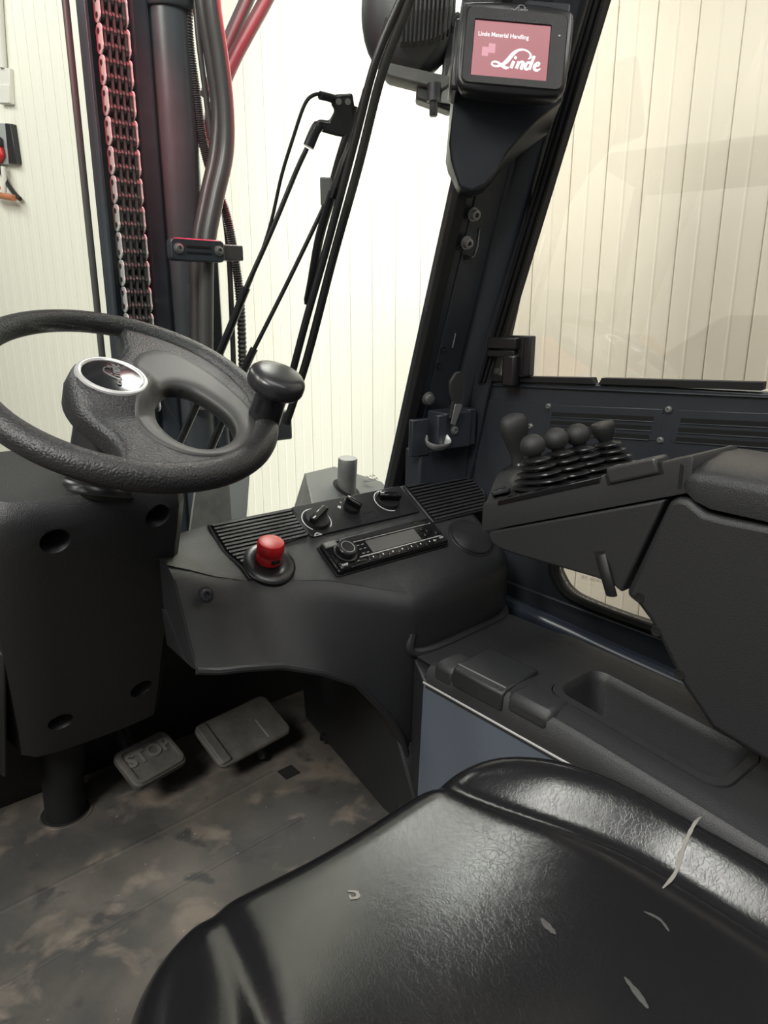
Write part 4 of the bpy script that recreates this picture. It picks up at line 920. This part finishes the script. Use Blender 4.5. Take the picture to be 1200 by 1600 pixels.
# ------------------------------------------------------------------ bonnet bracket with the round stub, seen through the windscreen
bo = thing('chassis_bracket', 'grey folded steel bracket outside behind the dashboard with a round hole', 'bracket', (.80, 1.1, .40))
bq = [(0.726, 1.1, 0.463), (0.796, 1.1, 0.467), (0.923, 1.1, 0.427), (0.995, 1.1, 0.375), (0.855, 1.1, 0.35), (0.743, 1.1, 0.397)]
B0, B1, B2 = Vector(bq[0]), Vector(bq[1]), Vector(bq[2])
top = [Vector((0.728, 1.1, 0.463)), Vector((0.825, 1.14, 0.457)), Vector((0.929, 1.115, 0.414)), Vector((0.929, 1.026, 0.366)), Vector((0.671, 0.99, 0.42))]
MB().loft([[p - Vector((0, 0, .012)) for p in top], top]).build('top_plate', 'bonnet', bo, bevel=.002, smooth=0)
low = [top[0], top[4], top[4] + Vector((-.03, 0, -.12)), top[0] + Vector((-.06, 0, -.14))]
MB().loft([low, [p + Vector((.006, 0, -.004)) for p in low]]).build('side_fold', 'dust', bo, smooth=0)
sb_ = Vector((0.803, 1.07, 0.426))
hf = Fr(sb_, (.96, 0, -.2724), (0, .88, .474)); hf.z = Vector((.2424, -.4596, .8544)); hf.y = hf.z.cross(hf.x)
MB().lathe(hf, [(.029, -.004), (.029, .0012), (0, .0012)], 32).build('stub_hole', 'black', bo)
letters('cast_mark', 'FRONT', Fr(Vector((0.894, 1.09, 0.421)) + Vector((-.03, 0, .004)), (1, 0, .05), (0, 1, .3)), .012, 'plastic_dark', bo, .0003)
letters('cast_mark', '3-14', Fr(Vector((0.901, 1.09, 0.428)) + Vector((-.03, 0, .006)), (1, 0, .05), (0, 1, .3)), .012, 'plastic_dark', bo, .0003)
st_ = thing('round_stub', 'short grey round steel stub standing up through the bracket hole', 'pin', sb_)
MB().lathe(Fr(sb_, (1, 0, .02), (0, 1, .12)), [(.0185, -.06), (.0185, .02), (.0180, .024), (.0185, .028), (.0185, .060), (.017, .0625), (0, .063)], 28).build('stub_body', 'stub', st_)

# ------------------------------------------------------------------ mast with chain and hoses
ms = thing('mast', 'dark steel lift mast upright with hydraulic cylinder beyond the windscreen', 'mast', (.53, 1.2, -.4))
YM = 1.2
def mbox(x0, x1, y0, y1, z0, z1, name, m, bevel=.002): return MB().box(WF, x0, x1, y0, y1, z0, z1).build(name, m, ms, bevel=bevel, smooth=0)
mbox(.4275, .4325, 1.18, 1.215, -.5, 2.2, 'channel_flange', 'mastpaint', .001)
mbox(.4325, .545, 1.212, 1.222, -.5, 2.2, 'channel_web', 'mastpaint')
mbox(.500, .532, 1.195, 1.26, -.5, 2.2, 'inner_rail', 'mastpaint', .006)
mbox(.545, .645, 1.245, 1.30, -.5, .60, 'lower_plate', 'mastpaint', .004)
mbox(.615, .640, 1.225, 1.28, -.5, .88, 'outer_flange', 'mastpaint', .003)
MB().lathe(Fr((.570, 1.215, -.4)), [(.036, 0), (.036, 1.62)], 40).build('cylinder', 'cylinder', ms)
MB().lathe(Fr((.570, 1.215, 1.212)), [(.040, 0), (.043, .004), (.043, .05), (.039, .056), (.039, .30), (.043, .305), (.043, .4)], 40).build('cylinder_head', 'cylinder', ms)
mbox(.560, .60, 1.168, 1.178, 1.236, 1.256, 'head_label', 'dust', .001)
mbox(.40, .80, 1.25, 1.29, .50, .56, 'cross_member', 'mastpaint', .004)
mbox(.56, .69, 1.2, 1.24, .585, .60, 'lower_clamp', 'mastpaint', .002)
MB().tube([(.61, 1.2, .30), (.61, 1.2, .62)], .016, 12).build('lower_pipe', 'mastpaint', ms)
mbox(.385, .402, 1.05, 1.056, .25, .50, 'weathered_strip', 'dust', .001)
sh = thing('mast_shield', 'scratched clear plastic shield strip low between column and dashboard', 'shield', (.5, 1.16, .35))
MB().loft([[Vector(p) for p in [(0.489, 1.1, 0.384), (0.507, 1.1, 0.465), (0.58, 1.12, 0.465), (0.581, 1.12, 0.378)]], [Vector(p) + Vector((0, .006, 0)) for p in [(0.489, 1.1, 0.384), (0.507, 1.1, 0.465), (0.58, 1.12, 0.465), (0.581, 1.12, 0.378)]]]).build('shield_sheet', 'dust', sh, smooth=0)
MB().loft([[Vector(p) for p in [(0.581, 1.12, 0.378), (0.58, 1.12, 0.465), (0.622, 1.12, 0.471), (0.61, 1.12, 0.385)]], [Vector(p) + Vector((0, .006, 0)) for p in [(0.581, 1.12, 0.378), (0.58, 1.12, 0.465), (0.622, 1.12, 0.471), (0.61, 1.12, 0.385)]]]).build('shield_edge', 'box_grey', sh, smooth=0)
tag(MB().tube([(.408, 1.2, -.4), (.408, 1.2, 1.9)], .0055, 10).build('tensioned_hose', 'hose', None), 'thin straight black hose running down left of the chain', 'hose')

ch = thing('lift_chain', 'leaf lift chain with pale outer links running down the mast', 'chain', (.47, 1.19, .5))
pit = .0205
def plate(t, name, m, R):
    f = Fr((0, 0, 0), (0, 1, 0), (0, 0, 1)); out = []; h = pit / 2
    for i in range(9): a = math.radians(-25 + 230 * i / 8); out.append((R * math.cos(a), h + R * .8 * math.sin(a)))
    for i in range(9): a = math.radians(155 + 230 * i / 8); out.append((R * math.cos(a), -h + R * .8 * math.sin(a)))
    return MB().prism(f, out, -t / 2, t / 2).mesh(name, m, 0)
po, pi_ = plate(.0016, 'outer_link', 'chain_grease', .0125), plate(.0036, 'inner_link', 'chain', .0105)
pin = MB().lathe(Fr((0, 0, 0), (0, 0, 1), (0, 1, 0)), [(.0040, -.0222), (.0040, .0222)], 10).mesh('chain_pin', 'chain', 40)
k = 0; z = .60
while z < 1.32:
    inst('chain_pin', pin, (.468, 1.186, z), ch)
    if k % 2 == 0:
        inst('outer_link', po, (.4475, 1.186, z + pit / 2), ch); inst('outer_link', po, (.4885, 1.186, z + pit / 2), ch)
    for j, x in enumerate((.4525, .4577, .4629, .468, .4731, .4783, .4835)):
        if (j + k) % 2 == 0: inst('inner_link', pi_, (x, 1.186, z + pit / 2), ch)
    z += pit; k += 1
def hose(name, label, pts, r, m='hose', ribs=0):
    P = spline([Vector(p) for p in pts], 10)
    if ribs:
        Q = []; rs = []
        for i in range(len(P) - 1):
            for k in range(ribs):
                Q.append(P[i].lerp(P[i + 1], k / ribs)); rs.append(r if (k % 2) else r * .8)
        return tag(MB().tube(Q, rs, 10).build(name, m, None, smooth=25), label, 'hose')
    return tag(MB().tube(P, r, 14).build(name, m, None), label, 'hose')
hose('hydraulic_hose', 'thick hydraulic hose bulging outward in front of the cylinder, outer of two', [(0.612, 1.14, 1.294), (0.611, 1.14, 1.219), (0.62, 1.14, 1.142), (0.625, 1.14, 1.07), (0.62, 1.14, 1.004), (0.598, 1.14, 0.934), (0.577, 1.14, 0.859), (0.568, 1.14, 0.773), (0.555, 1.14, 0.593)], .0125)
hose('hydraulic_hose', 'thick hydraulic hose hugging the cylinder, inner of the bulging pair', [(0.612, 1.172, 1.305), (0.61, 1.172, 1.227), (0.62, 1.172, 1.15), (0.627, 1.172, 1.077), (0.618, 1.172, 1.009), (0.596, 1.172, 0.938), (0.575, 1.172, 0.861), (0.567, 1.172, 0.774), (0.553, 1.172, 0.59)], .0115)
hose('hydraulic_hose', 'reddish slanting hose crossing upward to the right, left of two', [(0.661, 1.275, 1.122), (0.686, 1.275, 1.167), (0.717, 1.275, 1.228), (0.755, 1.275, 1.296), (0.801, 1.275, 1.381)], .0125)
hose('hydraulic_hose', 'reddish slanting hose crossing upward to the right, right of two', [(0.632, 1.24, 1.031), (0.658, 1.24, 1.1), (0.695, 1.24, 1.171), (0.731, 1.24, 1.227), (0.769, 1.24, 1.284), (0.826, 1.24, 1.376)], .0125)
hose('corrugated_conduit', 'black corrugated conduit behind the bulging hoses, curving out below the clamp', [(0.595, 1.19, 1.255), (0.592, 1.19, 1.175), (0.598, 1.19, 1.103), (0.604, 1.19, 1.039), (0.617, 1.19, 0.982), (0.64, 1.19, 0.923), (0.653, 1.19, 0.851), (0.66, 1.19, 0.764), (0.657, 1.19, 0.627)], .0085, 'hose', 4)
hose('thin_hose', 'thin straight hose between conduit and bulging hoses', [(0.602, 1.18, 1.254), (0.604, 1.18, 1.175), (0.611, 1.18, 1.094), (0.616, 1.18, 1.029)], .0045)
hose('thin_hose', 'thin dark hose hanging straight below the hose clamp', [(0.639, 1.2, 0.955), (0.647, 1.2, 0.872), (0.647, 1.2, 0.764), (0.644, 1.2, 0.627)], .0048)
hcl = thing('hose_clamp', 'flat black two-bolt clamp holding the hoses on the cylinder', 'clamp', (0.55, 1.12, 0.852))
HC = Fr((0.549, 1.12, 0.851), (1, 0, 0), (0, 0, 1)); hz = -1 if HC.z.y > 0 else 1
MB().prism(HC, rrect(-.048, .044, -.018, .016, .008, 4), -.01, .008).build('clamp_plate', 'mastpaint', hcl, bevel=.002, smooth=0)
for q in (-.036, .033): hexbolt('clamp_bolt', Fr(HC.p(q, 0, .009 * hz), (1, 0, 0), (0, 0, 1) if hz > 0 else (0, 0, -1)) if 0 else Fr(HC.p(q, 0, 0) + Vector((0, -.009, 0)), (1, 0, 0), (0, 0, 1)), .006, hcl, 'bolt', .004)
for q in (-.005, .004): MB().box(HC, -.022, .020, q - .0012, q + .0012, .0, .0095 * 1).build('clamp_slot', 'black', hcl, smooth=0)
MB().box(HC, .046, .082, -.013, .011, -.03, .002).build('clamp_tail', 'chain', hcl, bevel=.002, smooth=0)

# ------------------------------------------------------------------ things on the far left of the hall wall
def wallbox(name, pts, d, m, label, cat, bevel=.006):
    P = [Vector(p) for p in pts]
    o = MB().loft([[p - wallN * .001 for p in P], [p - wallN * d for p in P]]).build(name, m, None, bevel=bevel, smooth=0)
    return tag(o, label, cat)
jb = thing('junction_box', 'cream junction box on the hall wall above the dark charger', 'electrical box', (1.243, 4.731, 1.956))
def wpart(name, pts, d0, d1, m, par, bevel=.004): return MB().loft([[Vector(p) - wallN * d for p in pts] for d in (d0, d1)]).build(name, m, par, bevel=bevel, smooth=0)
wpart('box_body', [(1.234, 4.772, 2.065), (1.262, 4.641, 2.04), (1.256, 4.668, 1.87), (1.229, 4.795, 1.89)], .0, .025, 'white_plastic', jb)
wpart('box_lid', [(1.23, 4.789, 1.986), (1.259, 4.656, 1.962), (1.256, 4.667, 1.873), (1.229, 4.794, 1.893)], .02, .032, 'white_plastic', jb)
cg = thing('wall_charger', 'grey wall charger with black front panel on the hall wall', 'charger', (1.231, 4.786, 1.69))
wpart('charger_case', [(1.199, 4.938, 1.821), (1.24, 4.743, 1.785), (1.237, 4.759, 1.577), (1.197, 4.944, 1.598)], .0, .03, 'box_grey', cg)
wpart('charger_panel', [(1.24, 4.743, 1.785), (1.253, 4.681, 1.773), (1.255, 4.672, 1.57), (1.237, 4.759, 1.577)], .0, .035, 'smooth', cg)
rb = thing('charging_plug', 'red and black plug hanging beside the grey wall charger', 'plug', (1.208, 4.896, 1.654))
wpart('plug_shell', [(1.2, 4.933, 1.686), (1.231, 4.785, 1.667), (1.233, 4.777, 1.619), (1.22, 4.839, 1.586), (1.193, 4.963, 1.587)], .034, .06, 'red', rb, .01)
wpart('plug_grip', [(1.203, 4.917, 1.738), (1.231, 4.785, 1.719), (1.231, 4.785, 1.667), (1.2, 4.934, 1.682)], .034, .06, 'smooth', rb, .01)
tag(MB().tube(spline([Vector(p) - wallN * .03 for p in [(1.208, 4.897, 1.6), (1.219, 4.843, 1.519), (1.236, 4.761, 1.435), (1.252, 4.685, 1.387)]], 6), .012, 8).build('charging_cable', 'rubber', None), 'black cable drooping from the red plug to the wall tap', 'cable')
tag(MB().tube([Vector(p) - wallN * .02 for p in [(1.263, 4.637, 2.539), (1.255, 4.676, 2.314), (1.247, 4.71, 2.053)]], .022, 10).build('wall_conduit', 'white_plastic', None), 'cream conduit pipe running down the wall into the junction box', 'pipe')
vt = thing('wall_tap', 'small copper wall tap with orange handle low on the hall wall', 'tap', (1.216, 4.857, 1.444))
MB().tube([Vector(p) - wallN * .05 for p in [(1.191, 4.976, 1.442), (1.219, 4.843, 1.415), (1.247, 4.713, 1.393)]], .018, 10).build('tap_body', 'copper', vt)
MB().tube([Vector(p) - wallN * .04 for p in [(1.225, 4.813, 1.57), (1.224, 4.82, 1.492), (1.219, 4.841, 1.422)]], .014, 10).build('tap_pipe', 'white_plastic', vt)
MB().tube([Vector(p) - wallN * .07 for p in [(1.2, 4.931, 1.459), (1.21, 4.887, 1.475), (1.22, 4.838, 1.456)]], .014, 8).build('tap_handle', 'orange', vt)

# ------------------------------------------------------------------ machine parked in the aisle on the open side, mirrored faintly by the right pane
pm_ = thing('parked_truck', 'orange and grey industrial truck reflected faintly in the right side pane', 'truck', (-2.6, 1.6, -.6))
XF = Fr((-2.3, 0, -.6), (0, 1, 0), (0, 0, 1))               # x = world Y, y = height, z = +X
def slab(poly, d0, d1, name, m, bev=.04): return MB().prism(XF, poly, d0, d1).build(name, m, pm_, bevel=bev, smooth=0)
slab([(1.30, .35), (2.15, .35), (2.15, 1.15), (1.95, 1.22), (1.45, 1.22), (1.30, 1.05)], -.9, .0, 'engine_cover', 'orange')
slab([(1.62, 1.20), (2.2, 1.20), (2.2, 1.52), (1.62, 1.50)], -.85, -.02, 'rear_panel', 'box_grey')
slab([(.3, .2), (1.30, .2), (1.30, 1.05), (.9, 1.35), (.3, 1.35)], -.95, .05, 'dark_body', 'plastic_grey')
slab([(.30, 1.35), (.36, 1.35), (.40, 2.15), (.34, 2.15)], -.06, .0, 'cab_post', 'plastic_dark', .01)
slab([(1.50, 1.22), (1.56, 1.22), (1.42, 2.15), (1.36, 2.15)], -.06, .0, 'cab_post', 'plastic_dark', .01)
slab([(.2, 2.12), (1.6, 2.12), (1.6, 2.22), (.2, 2.22)], -.95, .05, 'cab_roof', 'plastic_dark', .03)
for y in (.7, 1.85): MB().lathe(Fr((-2.25, y, -.32), (0, 1, 0), (0, 0, 1)), [(.28, -.22), (.30, -.18), (.30, .0), (.27, .03), (.15, .03), (.14, .0), (0, .0)], 28).build('wheel', 'rubber', pm_)
struct(MB().box(WF, -6.2, -6.0, -4, 10, -.6, 4.5).build('wall_left', 'wall', None, smooth=0), 'far cream wall of the hall on the open side', 'wall')
